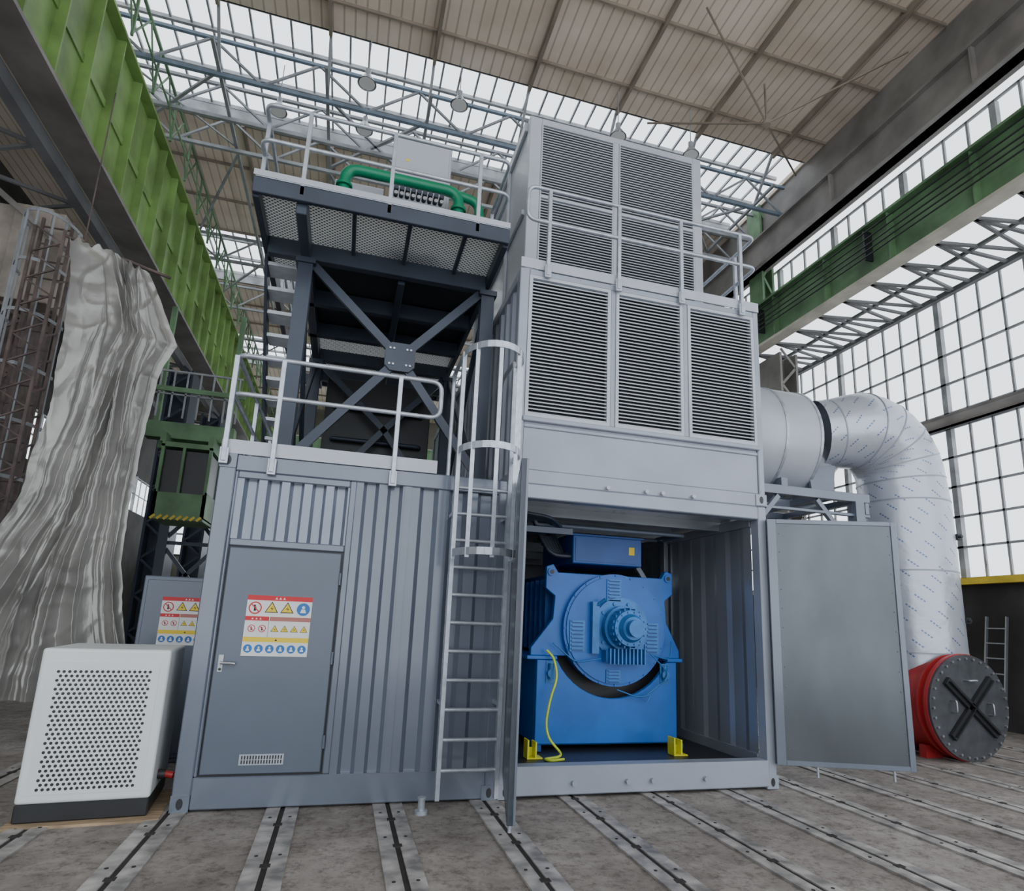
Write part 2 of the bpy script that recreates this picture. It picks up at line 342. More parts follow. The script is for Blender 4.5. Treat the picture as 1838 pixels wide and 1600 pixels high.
# ------------------------------------------------------------------ generator container
X0,X1=1.42,4.235
C2=empty("generator_container",(2.83,F+4,0),"light grey steel container with open double doors around blue generator","container")
b=M()
b.box(X0,X0+.11,F,F+.14,0,Hc);b.box(X1-.10,X1,F,F+.14,0,Hc)
b.box(X0+.11,X1-.10,F-.02,F+.14,.03,.27);b.box(X0+.11,X1-.10,F,F+.14,2.66,Hc)
fin(b,"frame",G_LITE,C2,bevel=.01)
b=M();b.box(X0+.04,X1-.04,F+.14,F+7,.14,.20);fin(b,"container_floor",BLACKP,C2)
b=M();b.corr((X1-.10,F+.14,0),(0,1,0),(-1,0,0),6.8,.2,2.70,.52,.016);b.box(X1-.12,X1-.08,F+.14,F+6.9,.2,.3);b.box(X1-.12,X1-.09,F+.14,F+6.9,2.60,2.70)
b.box(X1-.16,X1-.10,F+1.95,F+2.05,.2,2.7)
fin(b,"side_wall",GALVD,C2,norm=False)
b=M();b.box(X0+.02,X0+.07,F+.14,F+7,.2,2.72);fin(b,"side_wall",GALVD,C2)
b=M();b.box(X0+.07,X1-.06,F+6.9,F+6.95,.2,2.72);fin(b,"rear_wall",GALVD,C2)
b=M();b.box(X0+.02,X1-.02,F+.14,F+7,2.72,2.76)
for i in range(6): b.box(X0+.07,X1-.1,F+.7+i*1.1,F+.78+i*1.1,2.62,2.72)
fin(b,"container_ceiling",GALVD,C2)
for x in(2.1,2.62,2.87,3.42):
    b=M();b.cyl((x,F-.02,.13),(x,F-.06,.13),.022,n=12);fin(b,"lashing_lug",G_LITE,C2)
casting(X1-.06,.07,(C2,G_LITE));casting(X0+.065,.07,(C2,G_LITE))
b=M();b.beam((3.55,F+2.2,2.65),(4.0,F+2.2,2.0),.06,.06);fin(b,"diagonal_brace",GALV,C2)
for k,(y,z) in enumerate(((6.35,2.54),(6.55,2.58),(7.0,2.56))):
    b=M();b.tube(rnd([(1.9+.2*k,y,2.62),(1.9+.2*k,y,z),(3.7,y,z),(3.7,y+.5,z)],.08),.022,10);fin(b,"ceiling_pipe",G_DOOR,C2)
def leaf(h,e,z0,z1,th,name,side):
    h=V((h[0],h[1],0));e=V((e[0],e[1],0));d=(e-h).normalized();n=V((d.y,-d.x,0))
    if n.y>0: n=-n
    if name=="L": n=V((-d.y,d.x,0)); 
    L=(e-h).length
    def bx(b,a0,a1,t0,t1,z0,z1,m=0):
        c=[h+d*a0+n*t0,h+d*a1+n*t0,h+d*a1+n*t1,h+d*a0+n*t1]
        b._a([(p.x,p.y,z0) for p in c]+[(p.x,p.y,z1) for p in c],[(0,3,2,1),(4,5,6,7),(0,1,5,4),(1,2,6,5),(2,3,7,6),(3,0,4,7)],m)
    b=M();bx(b,0,L,-th/2,th/2-.012,z0,z1,1);fw=.055
    bx(b,0,.09,-th/2,th/2,z0,z1,0);bx(b,L-fw,L,-th/2,th/2,z0,z1,0);bx(b,.09,L-fw,-th/2,th/2,z0,z0+.045,0);bx(b,.09,L-fw,-th/2,th/2,z1-.045,z1,0)
    for i in range(12):
        z=z0+.15+i*(z1-z0-.3)/11
        for a in(.12,L-.08): bx(b,a-.006,a+.006,th/2-.012,th/2-.006,z-.006,z+.006,0)
    o=fin(b,"door_leaf",[G_CONT,DSHEET],C2,bevel=.004,label=side)
    for a in(.3,.85):
        b=M();p=h+d*(L*a);b.cyl((p.x,p.y,z0-.10),(p.x,p.y,z0),.012,n=10);fin(b,"locking_pin",GALV,o)
leaf((4.20,F-.04),(5.42,5.10),.24,2.66,.06,"R","open door leaf with galvanised inner sheet, back-lit shade put into its colour")
leaf((1.47,F-.05),(1.165,4.20),.22,2.66,.055,"L","open door leaf with darkened grey inner sheet")
# ------------------------------------------------------------------ louvre unit
def louvre(x0,x1,z0,z1,y,par,n,fr=.035,frm=None):
    b=M()
    b.box(x0,x0+fr,y-.015,y+.06,z0,z1);b.box(x1-fr,x1,y-.015,y+.06,z0,z1);b.box(x0+fr,x1-fr,y-.015,y+.06,z0,z0+fr);b.box(x0+fr,x1-fr,y-.015,y+.06,z1-fr,z1)
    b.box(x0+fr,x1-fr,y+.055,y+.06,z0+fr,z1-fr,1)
    p=(z1-z0-2*fr)/n;a0,a1=x0+fr,x1-fr
    for i in range(n):
        z=z0+fr+i*p+.003
        b._a([(a0,y-.008,z),(a1,y-.008,z),(a1,y-.008,z+p*.34),(a0,y-.008,z+p*.34),(a0,y+.045,z+p*.8),(a1,y+.045,z+p*.8),(a0,y+.045,z+p*.66),(a1,y+.045,z+p*.66)],
             [(0,1,2,3),(3,2,5,4),(0,6,7,1)],2)
    fin(b,"louvre_panel",[frm or G_PALE,BLACK,G_SLAT],par,norm=False,label="light grey louvred ventilation panel")
C3=empty("ventilation_container",(2.83,F+3,Hc),"light grey container with three louvre panels stacked above generator bay","container")
Z3=5.06
b=M()
b.box(X0,X0+.10,F,F+.12,Hc,Z3);b.box(X1-.07,X1,F,F+.12,Hc,Z3);b.box(X0+.10,X1-.07,F,F+.12,Hc,Hc+.14);b.box(X0+.10,X1-.07,F,F+.12,4.99,Z3)
b.box(X0+.10,X1-.07,F+.02,F+.06,Hc+.14,3.46);b.box(X0+.08,X1-.05,F-.02,F+.06,3.42,3.47);b.box(X0+.1,X1-.07,F+.005,F+.03,3.36,3.40)
b.box(2.42,2.48,F,F+.09,3.47,4.99);b.box(3.27,3.33,F,F+.09,3.47,4.99)
b.box(X0+.03,X1-.03,F+.12,F+6.5,Z3-.06,Z3);b.box(X0+.03,X1-.03,F+.12,F+6.5,Hc+.01,Hc+.05)
b.box(X1-.06,X1-.02,F+.12,F+6.5,Hc+.05,Z3-.06);b.box(X0+.06,X1-.06,F+6.45,F+6.5,Hc+.05,Z3-.06)
b.box(X0,X0+.12,F+6.38,F+6.5,Hc,Z3);b.box(X0,X0+.06,F+.12,F+6.4,Hc,Hc+.12);b.box(X0,X0+.06,F+.12,F+6.4,Z3-.1,Z3)
fin(b,"frame",G_LITE,C3,bevel=.008)
b=M();b.corr((X0+.02,F+.12,0),(0,1,0),(-1,0,0),6.3,Hc+.12,Z3-.1,.26,.04);fin(b,"side_wall",G_LITE,C3,norm=False)
for a,c in((1.52,2.42),(2.48,3.27),(3.33,4.165)):louvre(a,c,3.47,4.99,F+.01,C3,38)
casting(X1-.06,Hc+.07,(C3,G_LITE))
for x in(2.40,2.82,3.35,3.0):
    b=M();b.cyl((x,F,Hc+.03),(x,F-.04,Hc+.03),.02,n=12);fin(b,"lashing_lug",G_PALE,C3)
# top cooler
Y4=6.19;Z4=7.47
C4=empty("cooler_unit",(2.76,Y4+1.5,Z3),"pale grey rooftop cooler housing with louvred front","cooler")
b=M();a0,a1=1.61,3.92
b.box(a0,a0+.15,Y4,Y4+.12,Z3,Z4);b.box(a1-.12,a1,Y4,Y4+.12,Z3,Z4);b.box(a0+.15,a1-.12,Y4,Y4+.1,Z4-.08,Z4);b.box(2.70,2.77,Y4,Y4+.1,Z3+.3,Z4-.08);b.box(a0+.15,a1-.12,Y4,Y4+.1,Z3,Z3+.3)
b.box(a0+.01,a0+.05,Y4+.12,Y4+3,Z3,Z4-.02);b.box(a1-.05,a1-.01,Y4+.12,Y4+3,Z3,Z4-.02);b.box(a0+.01,a1-.01,Y4+2.96,Y4+3,Z3,Z4);b.box(a0+.01,a1-.01,Y4+.1,Y4+3,Z4-.04,Z4-.01)
for y in(Y4+.9,Y4+1.9,Y4+2.9):b.box(a0-.03,a0+.01,y,y+.08,Z3,Z4-.02)
b.box(a0-.03,a0+.01,Y4+.12,Y4+3,Z4-.12,Z4);b.box(a0-.03,a0+.01,Y4+.12,Y4+3,6.2,6.27)
fin(b,"housing",G_PALE,C4,bevel=.008)
for xa,xb in((a0+.15,2.70),(2.77,a1-.12)):
    for za,zb,n in((Z3+.3,6.40,28),(6.40,Z4-.08,27)):louvre(xa,xb,za,zb,Y4+.01,C4,n,.016)
# ------------------------------------------------------------------ railings
def railing(par,label,posts,rails,toes,R=.021,mat_=GALV):
    p0=posts[0][0];E=empty("guard_railing",(p0[0],p0[1],p0[2]),None,None,parent=par)
    E["label"]=label
    for a,c in posts:
        b=M();b.beam(a,c,.04,.04,0,(0,1,0));b.box(a[0]-.035,a[0]+.035,a[1]-.012,a[1]+.012,a[2]-.02,a[2]+.12);fin(b,"post",mat_,E,bevel=.004)
    for r in rails:
        b=M();b.tube(rnd(r,.1),R,10);fin(b,"handrail",mat_,E)
    for t in toes:
        b=M();b.box(*t);fin(b,"toe_board",G_PALE,E)
    return E
y=F-.04
railing(C1,"pale galvanised guard railing on container roof edge",
 [((-.69,y,2.66),(-.69,y,3.67)),((.32,y,2.66),(.32,y,3.67)),((-1.07,y,2.72),(-1.07,y,3.66)),((-1.07,y+1.3,2.8),(-1.07,y+1.3,3.67)),((-1.07,y+2.6,2.8),(-1.07,y+2.6,3.67))],
 [[(-1.07,y+3,3.67),(-1.07,y,3.67),(.70,y,3.67),(.70,y,3.32),(-1.07,y,3.32),(-1.07,y+3,3.32)]],[(-1.10,.71,F-.015,F+.0,2.80,2.92),(-1.105,-1.09,F,F+3.2,2.80,2.92)])
railing(C3,"pale galvanised guard railing on louvred container",
 [((1.70,y,4.99),(1.70,y,5.99)),((2.49,y,4.99),(2.49,y,5.99)),((3.24,y,4.99),(3.24,y,5.99)),((4.0,y,4.99),(4.0,y,5.99)),((4.21,y+.4,5.06),(4.21,y+.4,5.99)),((4.21,y+1.6,5.06),(4.21,y+1.6,5.99)),((4.21,y+2.8,5.06),(4.21,y+2.8,5.99))],
 [[(4.21,y+3.2,5.99),(4.21,y,5.99),(1.46,y,5.99),(1.46,y,5.6),(4.21,y,5.6),(4.21,y+3.2,5.6)]],[(1.42,4.235,F-.015,F+.0,5.06,5.17),(4.225,4.24,F,F+3.4,5.06,5.17)])
# ------------------------------------------------------------------ platform
P=empty("steel_platform",(.06,F+2.5,Hc),"dark steel platform with cross bracing and stair on container roof","platform")
y=F+.03
railing(P,"pale galvanised guard railing around raised platform",
 [((-.74,y,5.36),(-.74,y,6.27)),((.07,y,5.36),(.07,y,6.27)),((.95,y,5.36),(.95,y,6.27)),((-1.15,y+.25,5.4),(-1.15,y+.25,6.27)),((-1.15,y+1.2,5.4),(-1.15,y+1.2,6.27)),((-1.15,y+2.4,5.4),(-1.15,y+2.4,6.27)),((1.27,y+.9,5.4),(1.27,y+.9,6.27)),((1.27,y+2.4,5.4),(1.27,y+2.4,6.27))],
 [[(-1.15,y+3.6,6.27),(-1.15,y,6.27),(1.27,y,6.27),(1.27,y+3.6,6.27)],[(-1.15,y+3.6,5.88),(-1.15,y,5.88),(1.27,y,5.88),(1.27,y+3.6,5.88)]],[(-1.17,1.29,F+.0,F+.012,5.47,5.53)])
px0,px1=-1.17,1.29;zt=5.47
b=M()
b.box(px0,px1,F+.01,F+.06,5.30,5.46);b.box(px0,px0+.06,F+.06,F+5,5.28,5.46);b.box(px1-.06,px1,F+.06,F+5,5.28,5.46);b.box(px0+.06,px1-.06,F+4.95,F+5,5.28,5.46)
for y in(F+.90,F+1.9,F+2.8,F+3.7,F+4.5):b.box(px0+.06 if y<F+1 else -.8,px1-.06,y-.05,y+.05,5.20,5.39)
for x in(-.25,.29,.85):b.box(x-.02,x+.02,F+.06,F+.85,5.33,5.39)
b.box(-.78,-.68,F+.07,F+.84,5.2,5.39);b.box(-.78,-.68,F+.96,F+4.9,5.2,5.39);b.box(.25,.33,F+1.0,F+4.9,5.18,5.38)
fin(b,"beam",DARK,P,bevel=.006)
b=M();b.box(px0+.02,px1-.02,F+.005,F+.06,5.46,5.475);fin(b,"edge_strip",GALV,P)
for q in((px0+.06,px1-.06,F+.06,F+.90),(px0+.06,-.76,F+.93,F+1.5),(-.70,px1-.06,F+3.25,F+4.95)):
    b=M();b.poly([(q[0],q[2],5.40),(q[1],q[2],5.40),(q[1],q[3],5.40),(q[0],q[3],5.40)]);fin(b,"grating",GRATE,P,norm=False,label="expanded metal grating deck")
b=M();b.box(-.74,px1-.06,F+.95,F+3.2,5.40,5.44);fin(b,"deck_plate",BLACKP,P)
for x in(-.72,1.26):
    for y in(F+.91,F+3.7):
        b=M()
        b.box(x-.075,x+.075,y-.075,y-.06,2.82,5.18);b.box(x-.075,x+.075,y+.06,y+.075,2.82,5.18);b.box(x-.008,x+.008,y-.06,y+.06,2.82,5.18);b.box(x-.13,x+.13,y-.12,y+.12,Hc-.01,2.83)
        b.box(x-.10,x+.10,y-.1,y+.1,5.14,5.20)
        fin(b,"column",DARK,P)
b=M();yy=F+.91
c=(.34,4.25)
for e in((-.66,5.18),(1.2,5.2),(-.66,3.02),(1.2,3.10)):b.beam((c[0],yy,c[1]),(e[0],yy,e[1]),.05,.09)
b.prism([(c[0]-.16,c[1]-.1),(c[0]-.1,c[1]-.16),(c[0]+.1,c[1]-.16),(c[0]+.16,c[1]-.1),(c[0]+.16,c[1]+.1),(c[0]+.1,c[1]+.16),(c[0]-.1,c[1]+.16),(c[0]-.16,c[1]+.1)],yy-.05,yy-.03)
for dx in(-.09,.09):
    for dz in(-.09,.09,):
        for o in(-.02,.02):b.cyl((c[0]+dx+o,yy-.05,c[1]+dz),(c[0]+dx+o,yy-.062,c[1]+dz),.012,n=8,m=1)
fin(b,"cross_brace",[DARK,ALU],P)
b=M();yy=F+3.7
for e in((-.66,5.18),(1.2,5.2),(-.66,3.02),(1.2,3.10)):b.beam((c[0],yy,c[1]),(e[0],yy,e[1]),.05,.09)
fin(b,"cross_brace",DARK,P)
for x in(-.72,1.26):
    b=M();b.beam((x,F+1,3.0),(x,F+3.6,5.1),.05,.08);b.beam((x,F+1,5.1),(x,F+3.6,3.0),.05,.08);fin(b,"cross_brace",DARK,P)
S=empty("staircase",(-.98,F+1,Hc),None,None,parent=P);S["label"]="steel stair with pale grating treads"
for x in(-1.15,-.80):
    b=M();b.beam((x,F+1.1,5.36),(x,F+3.3,2.85),.03,.2);fin(b,"stringer",DARK,S)
for i in range(12):
    t=(i+.6)/12.3;yy=F+1.15+2.15*t;zz=5.36-2.45*t
    b=M();b.box(-1.13,-.82,yy-.14,yy+.14,zz-.04,zz);fin(b,"tread",TREAD,S)
# added dark box in place of the deep shade behind the braces
E=empty("shade_filler_box",(.3,F+4.6,Hc),"added dark box with pipes standing in for shade under the platform","equipment skid")
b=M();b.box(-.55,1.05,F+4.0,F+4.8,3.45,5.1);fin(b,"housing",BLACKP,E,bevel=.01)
b=M()
for x in(-.5,.9):
    for y in(F+4.05,F+4.65):b.box(x,x+.1,y,y+.1,Hc-.02,3.45)
fin(b,"leg",DARK,E,split=True)
for z in(3.7,4.1,4.6):
    b=M();b.tube(rnd([(-.4,F+3.95,z),(-.4,F+3.9,z),(.9,F+3.9,z),(.9,F+3.98,z)],.04),.035,8);fin(b,"pipe",DARK,E)
# equipment on platform
E=empty("control_cabinet",(.41,6.8,5.47),"light grey control cabinet standing on raised platform","cabinet")
b=M();b.box(.07,.76,6.62,7.05,5.55,7.12);fin(b,"body",G_PALE,E,bevel=.012)
b=M();b.box(.10,.73,6.60,6.62,5.6,7.08);fin(b,"door",G_PALE,E,bevel=.005)
b=M();b.box(.22,.26,6.597,6.60,6.78,6.81);fin(b,"warning_label",SYE,E)
b=M()
for x in(.12,.68):b.box(x,x+.06,6.66,7.0,5.46,5.55)
fin(b,"foot",DARK,E,split=True)
E=empty("green_cooling_pipe",(.3,6.45,5.47),"glossy green cooling pipe with flanges on platform","pipe")
b=M();yy=6.35
b.tube(rnd([(-.42,yy,5.9),(-.42,yy,6.32),(.84,yy,6.32),(.84,yy,5.9)],.16,8),.062,14)
b.tube(rnd([(.60,yy,6.32),(1.10,yy+.1,6.32),(1.10,yy+.1,5.9)],.14,8),.055,14)
fin(b,"pipe_run",GREENP,E)
for x,yo in((-.42,0),(.84,0),(1.10,.1)):
    b=M();b.cyl((x,yy+yo,5.90),(x,yy+yo,5.93),.10,n=18);b.cyl((x,yy+yo,6.08),(x,yy+yo,6.11),.09,n=18);b.cyl((x,yy+yo,5.46),(x,yy+yo,5.90),.058,n=14);fin(b,"flanged_leg",GREENP,E)
E=empty("valve_manifold",(.42,6.3,5.47),"dark finned valve manifold below green pipe","valve")
b=M()
b.box(.1,.66,6.22,6.42,5.47,5.95)
for i in range(9):b.cyl((.13+i*.062,6.15,6.08),(.13+i*.062,6.3,6.08),.026,n=10)
fin(b,"body",DARK,E)
for i in range(9):
    b=M();b.cyl((.13+i*.062,6.13,6.0),(.13+i*.062,6.15,6.0),.022,n=10);fin(b,"port",ALU,E)
E=empty("expansion_tank",(-.2,7.0,5.47),"pale horizontal tank on platform deck","tank")
b=M();b.cyl((-.55,6.95,6.35),(.0,6.95,6.35),.2,n=24);fin(b,"tank_body",G_PALE,E)
b=M();b.box(-.5,-.4,6.85,7.05,5.46,6.2);b.box(-.15,-.05,6.85,7.05,5.46,6.2);fin(b,"leg",DARK,E,split=True)
# ------------------------------------------------------------------ caged ladder
L=empty("caged_ladder",(1.10,5.38,0),"galvanised access ladder with safety cage on container front","ladder")
lx0,lx1,ly=.865,1.35,5.38
for x in(lx0,lx1):
    b=M();b.beam((x,ly,.08),(x,ly,3.84),.034,.06,0,(0,1,0));b.tube(rnd([(x,ly,3.84),(x,ly+.02,3.92),(x,ly+.55,3.92),(x,ly+.55,2.8)],.15),.02);fin(b,"stringer",GALV,L)
for i in range(11):
    z=.30+i*.235;b=M();b.cyl((lx0,ly,z),(lx1,ly,z),.017,n=8);fin(b,"rung",GALV,L)
cx,R_=(lx0+lx1)/2,.275
for z in(2.05,2.94,3.84):
    b=M();pts=[(lx0-.01,ly,z)]+[(cx-R_*math.cos(a),ly-.14-.36*math.sin(a),z) for a in [math.pi*i/14 for i in range(15)]]+[(lx1+.01,ly,z)]
    for i in range(len(pts)-1):b.beam(pts[i],pts[i+1],.008,.06)
    fin(b,"hoop",GALV,L)
for a in(0.12,.8,1.57,2.34,3.02):
    b=M();x=cx-(R_-.008)*math.cos(a);yv=ly-.14-.352*math.sin(a);b.beam((x,yv,2.0),(x,yv,3.86),.034,.006,0,(0,1,0));fin(b,"cage_bar",GALV,L)
b=M()
for z in(.8,2.4):
    for x in(lx0,lx1):b.box(x-.015,x+.015,ly+.03,F-.002,z,z+.03)
fin(b,"wall_bracket",GALV,L,split=True)
E=M();E.cyl((.74,5.32,0),(.74,5.32,.03),.05,n=14);E.cyl((.74,5.32,.03),(.74,5.32,.11),.028,n=14);E.cyl((.74,5.32,.11),(.74,5.32,.125),.038,n=6)
fin(E,"anchor_bolt",GALV,label="steel anchor foot standing on concrete beside container",cat="bolt")
# ------------------------------------------------------------------ generator
G=empty("generator",(2.9,7.4,.20),"bright blue electric generator inside open container bay","generator")
gy=6.6
b=M();cut=[]
for i in range(17):
    a=-.487-(math.pi-.974)*i/16;cut.append((2.93+.74*math.cos(a),1.46+.74*math.sin(a)))
b.prism([(2.05,.26),(3.71,.26),(3.71,1.12)]+cut+[(2.05,1.12)],gy,gy+.06)
b.box(2.05,2.11,gy+.06,8.9,.26,1.12);b.box(3.65,3.71,gy+.06,8.9,.26,1.12);b.box(2.11,3.65,8.8,8.86,.26,1.0);b.box(2.11,3.65,gy+.06,8.8,.24,.30)
b.box(1.93,2.27,gy-.02,8.9,1.12,1.16);b.box(3.59,3.78,gy-.02,8.9,1.12,1.16)
fin(b,"base_frame",BLUE,G,bevel=.006)
b=M();b.box(2.03,2.09,gy-.1,gy+.3,.21,.27);b.box(3.67,3.73,gy-.1,gy+.3,.21,.27);fin(b,"mount",BLUED,G,split=True)
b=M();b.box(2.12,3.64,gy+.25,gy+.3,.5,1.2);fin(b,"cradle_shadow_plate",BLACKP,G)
b=M()
out=[(2.13,2.12),(2.13,1.88),(2.24,1.80),(2.22,1.55),(1.98,1.24),(1.98,1.16),(2.38,1.16)]
for i in range(0,13):
    a=math.pi+ .5+ (math.pi-1.0)*i/12;out.append((2.93+.60*math.cos(a),1.46+.60*math.sin(a)))
out+=[(3.48,1.16),(3.76,1.16),(3.76,1.24),(3.60,1.55),(3.58,1.80),(3.68,1.88),(3.68,2.12),(3.60,2.15),(3.54,2.06),(2.27,2.06),(2.21,2.15)]
b.prism(out,gy+.02,gy+.10);fin(b,"end_frame",BLUE,G,bevel=.006)
for x in(2.19,3.62):
    b=M();b.cyl((x,gy+.0,2.06),(x,gy+.02,2.06),.045,n=16,m=0);b.cyl((x,gy-.004,2.06),(x,gy+.0,2.06),.025,n=12,m=1);fin(b,"lifting_eye",[BLUE,BLACKP],G)
b=M();b.box(2.28,3.55,gy+.10,8.7,1.2,2.06);b.cyl((2.93,gy+.10,1.46),(2.93,8.7,1.46),.58,n=40)
for i in range(8):b.box(2.20,2.28,gy+.25+i*.2,gy+.30+i*.2,1.2,2.0)
fin(b,"stator_housing",BLUED,G)
b=M();b.cyl((2.93,gy-.05,1.46),(2.93,gy+.03,1.46),.61,n=56);b.cyl((2.93,gy-.07,1.46),(2.93,gy-.05,1.46),.58,n=56)
for i in range(20):
    a=2*math.pi*i/20;b.cyl((2.93+.595*math.cos(a),gy-.062,1.46+.595*math.sin(a)),(2.93+.595*math.cos(a),gy-.05,1.46+.595*math.sin(a)),.012,n=6)
fin(b,"end_shield",BLUE,G)
def vent(x,z,w,h,n=7):
    b=M();b.box(x-w/2,x+w/2,gy-.085,gy-.07,z-h/2,z+h/2,0)
    p=h/n
    for i in range(n):
        zz=z-h/2+i*p;b.box(x-w/2+.02,x+w/2-.02,gy-.087,gy-.085,zz+.006,zz+p*.45,1);b.box(x-w/2+.015,x+w/2-.015,gy-.10,gy-.085,zz+p*.5,zz+p*.85,0)
    fin(b,"vent_louvre",[BLUE2,BLUED],G)
vent(2.90,1.88,.17,.26);vent(2.47,1.38,.17,.33,8);vent(3.36,1.38,.17,.33,8);vent(2.90,.96,.17,.14,4)
b=M();b.cyl((2.98,gy-.10,1.48),(2.98,gy-.07,1.48),.33,n=40)
for i in range(10):
    a=2*math.pi*i/10;b.cyl((2.98+.27*math.cos(a),gy-.12,1.48+.27*math.sin(a)),(2.98+.27*math.cos(a),gy-.10,1.48+.27*math.sin(a)),.02,n=8)
b.cyl((2.98,gy-.2,1.48),(2.98,gy-.1,1.48),.24,n=36);b.cyl((2.98,gy-.36,1.48),(2.98,gy-.2,1.48),.19,.21,n=36);b.cyl((2.98,gy-.42,1.48),(2.98,gy-.36,1.48),.12,.15,n=30);b.cyl((2.98,gy-.5,1.48),(2.98,gy-.42,1.48),.09,n=24)
for i in range(14):
    a=2*math.pi*i/14;b.cyl((2.98+.17*math.cos(a),gy-.372,1.48+.17*math.sin(a)),(2.98+.17*math.cos(a),gy-.355,1.48+.17*math.sin(a)),.011,n=6)
for i in range(20):
    a=2*math.pi*i/20;b.beam((2.98+.20*math.cos(a),gy-.21,1.48+.20*math.sin(a)),(2.98+.20*math.cos(a),gy-.33,1.48+.20*math.sin(a)),.012,.03)
fin(b,"exciter_hub",BLUE2,G,bevel=0)
b=M();b.box(2.76,3.22,gy-.2,gy-.07,1.12,1.24)
for i in range(10):b.box(2.78+i*.045,2.795+i*.045,gy-.26,gy-.2,1.10,1.26)
b.box(2.62,2.70,gy-.15,gy-.07,1.2,1.75);b.cyl((2.66,gy-.12,1.7),(2.75,gy-.2,1.78),.02,n=10)
fin(b,"bearing_bracket",BLUE2,G)
for (x,z) in((2.2,.98),(3.55,.98)):
    b=M();b.cyl((x,gy-.03,z-.06),(x,gy-.03,z+.1),.03,n=12);b.cyl((x,gy-.06,z),(x,gy,z),.045,n=12);b.box(x-.05,x+.05,gy-.01,gy,z-.1,z+.12);fin(b,"jacking_valve",BLUE2,G)
b=M();b.box(2.42,3.27,gy-.02,7.7,2.17,2.49);T=fin(b,"terminal_box",BLUED,G,bevel=.01)
b=M();b.box(2.40,3.29,gy-.035,7.72,2.485,2.505);b.box(2.45,3.24,gy-.028,gy-.02,2.20,2.46);fin(b,"terminal_box_cover",BLUED,T)
b=M();b.box(3.10,3.17,gy-.034,gy-.028,2.30,2.39);fin(b,"warning_label",SYE,T)
for i in range(6):
    b=M();xx=2.08+i*.055;b.tube(rnd([(2.45,gy+.05+i*.05,2.25+i*.02),(xx+.1,gy+.05+i*.05,2.25),(xx-.1,gy+.2+i*.05,2.7)],.12),.022,8);fin(b,"power_cable",DARK,T)
for pts_ in ([(3.3,gy-.2,1.2),(3.55,gy-.15,1.15),(3.62,gy-.06,1.35)],[(3.28,gy-.2,1.22),(3.5,gy-.2,1.02),(3.5,gy-.06,.9),(3.3,gy-.06,.76)],[(2.7,gy-.2,1.15),(2.45,gy-.1,1.1),(2.2,gy-.06,1.3)],[(2.95,gy-.07,.82),(3.2,gy-.09,.74),(3.35,gy-.09,.78),(3.3,gy-.09,.7)]):
    b=M();b.tube(rnd(pts_,.08),.008);fin(b,"sensor_cable",BLUE2,G)
for k,x in enumerate((1.93,3.52)):
    b=M();b.box(x-.08,x+.08,6.18,6.32,.201,.215);b.box(x-.08,x-.062,6.18,6.32,.215,.38);b.box(x+.0,x+.018,6.18,6.32,.215,.36);b.box(x-.062,x+.0,6.27,6.285,.215,.30)
    fin(b,"yellow_bracket",YEL,label="bright yellow steel stop bracket on container floor",cat="bracket",bevel=.003)
b=M();b.tube(rnd([(2.13,6.53,1.22),(2.2,6.50,1.15),(2.24,6.46,.95),(2.15,6.42,.75),(2.1,6.40,.5),(2.12,6.36,.36),(2.25,6.3,.22),(2.18,6.2,.215),(2.0,6.12,.215),(2.05,6.05,.215),(2.2,6.1,.215)],.1),.013,8)
fin(b,"earth_cable",YELC,label="yellow-green earth cable hanging from blue generator",cat="cable")
b=M()
for i in range(5):b.tube(rnd([(1.6,6.1+i*.08,2.62),(2.0,6.1+i*.08,2.58),(2.2,6.3+i*.08,2.50),(2.2,7.2,2.5)],.1),.018)
b.box(1.56,2.2,6.0,6.06,2.4,2.46);b.box(1.56,2.1,6.5,6.9,2.48,2.52);b.box(1.6,1.66,6.0,6.06,.8,2.6)
fin(b,"cable_tray",DARK,C2,label="cable tray with dark conduits")
# ------------------------------------------------------------------ white dryer
D=empty("air_dryer",(-1.63,5.46,0.02),"white metal air dryer cabinet with perforated front","machine")
dx0,dx1,dy0,dy1=-2.04,-1.22,5.46,6.30
b=M();b.box(dx0,dx1,dy0,dy1,.14,1.19);fin(b,"body",WHITE,D,bevel=.022,seg=3)
b=M();b.box(dx0+.005,dx1-.005,dy0+.005,dy1-.005,.02,.14);fin(b,"base",BLACKP,D,bevel=.008)
b=M();b.box(dx0+.06,dx1-.06,dy0-.004,dy0+.0,.2,1.10,0)
nx,nz=18,27
for j in range(nz):
    for i in range(nx-(j%2)):
        x=-1.92+(i+(.5 if j%2 else 0))*.034;z=.235+j*.0305;b.disc(x,z,.0108,dy0-.0048,1,10)
fin(b,"perforated_panel",[WHITE,BLACKP],D,norm=False)
b=M();b.cyl((dx1,dy0+.25,.25),(dx1+.05,dy0+.25,.25),.035,n=14,m=1);b.cyl((dx1+.05,dy0+.25,.25),(dx1+.11,dy0+.24,.24),.026,n=14);fin(b,"power_plug",[RED,BLACKP],D)
D.rotation_euler=(0,0,math.radians(5.6))
b=M();b.box(-2.1,-1.16,5.38,6.2,0.0,.018);o=fin(b,"wooden_board",WOOD,label="thin pale wooden board under white dryer",cat="board");o.rotation_euler=(0,0,math.radians(5))
K=empty("switch_cabinet",(-1.55,7.6,0),"blue-grey steel switch cabinet with safety sign behind dryer","cabinet")
b=M();b.box(-1.98,-1.13,7.32,7.8,.05,1.83);b.box(-1.95,-1.16,7.36,7.76,0,.05);fin(b,"body",G_DOOR,K,bevel=.01)
b=M();b.box(-1.94,-1.17,7.30,7.32,.1,1.79);kd=fin(b,"door",G_DOOR,K,bevel=.005)
sign(-1.78,-1.28,1.14,1.62,7.297,kd)
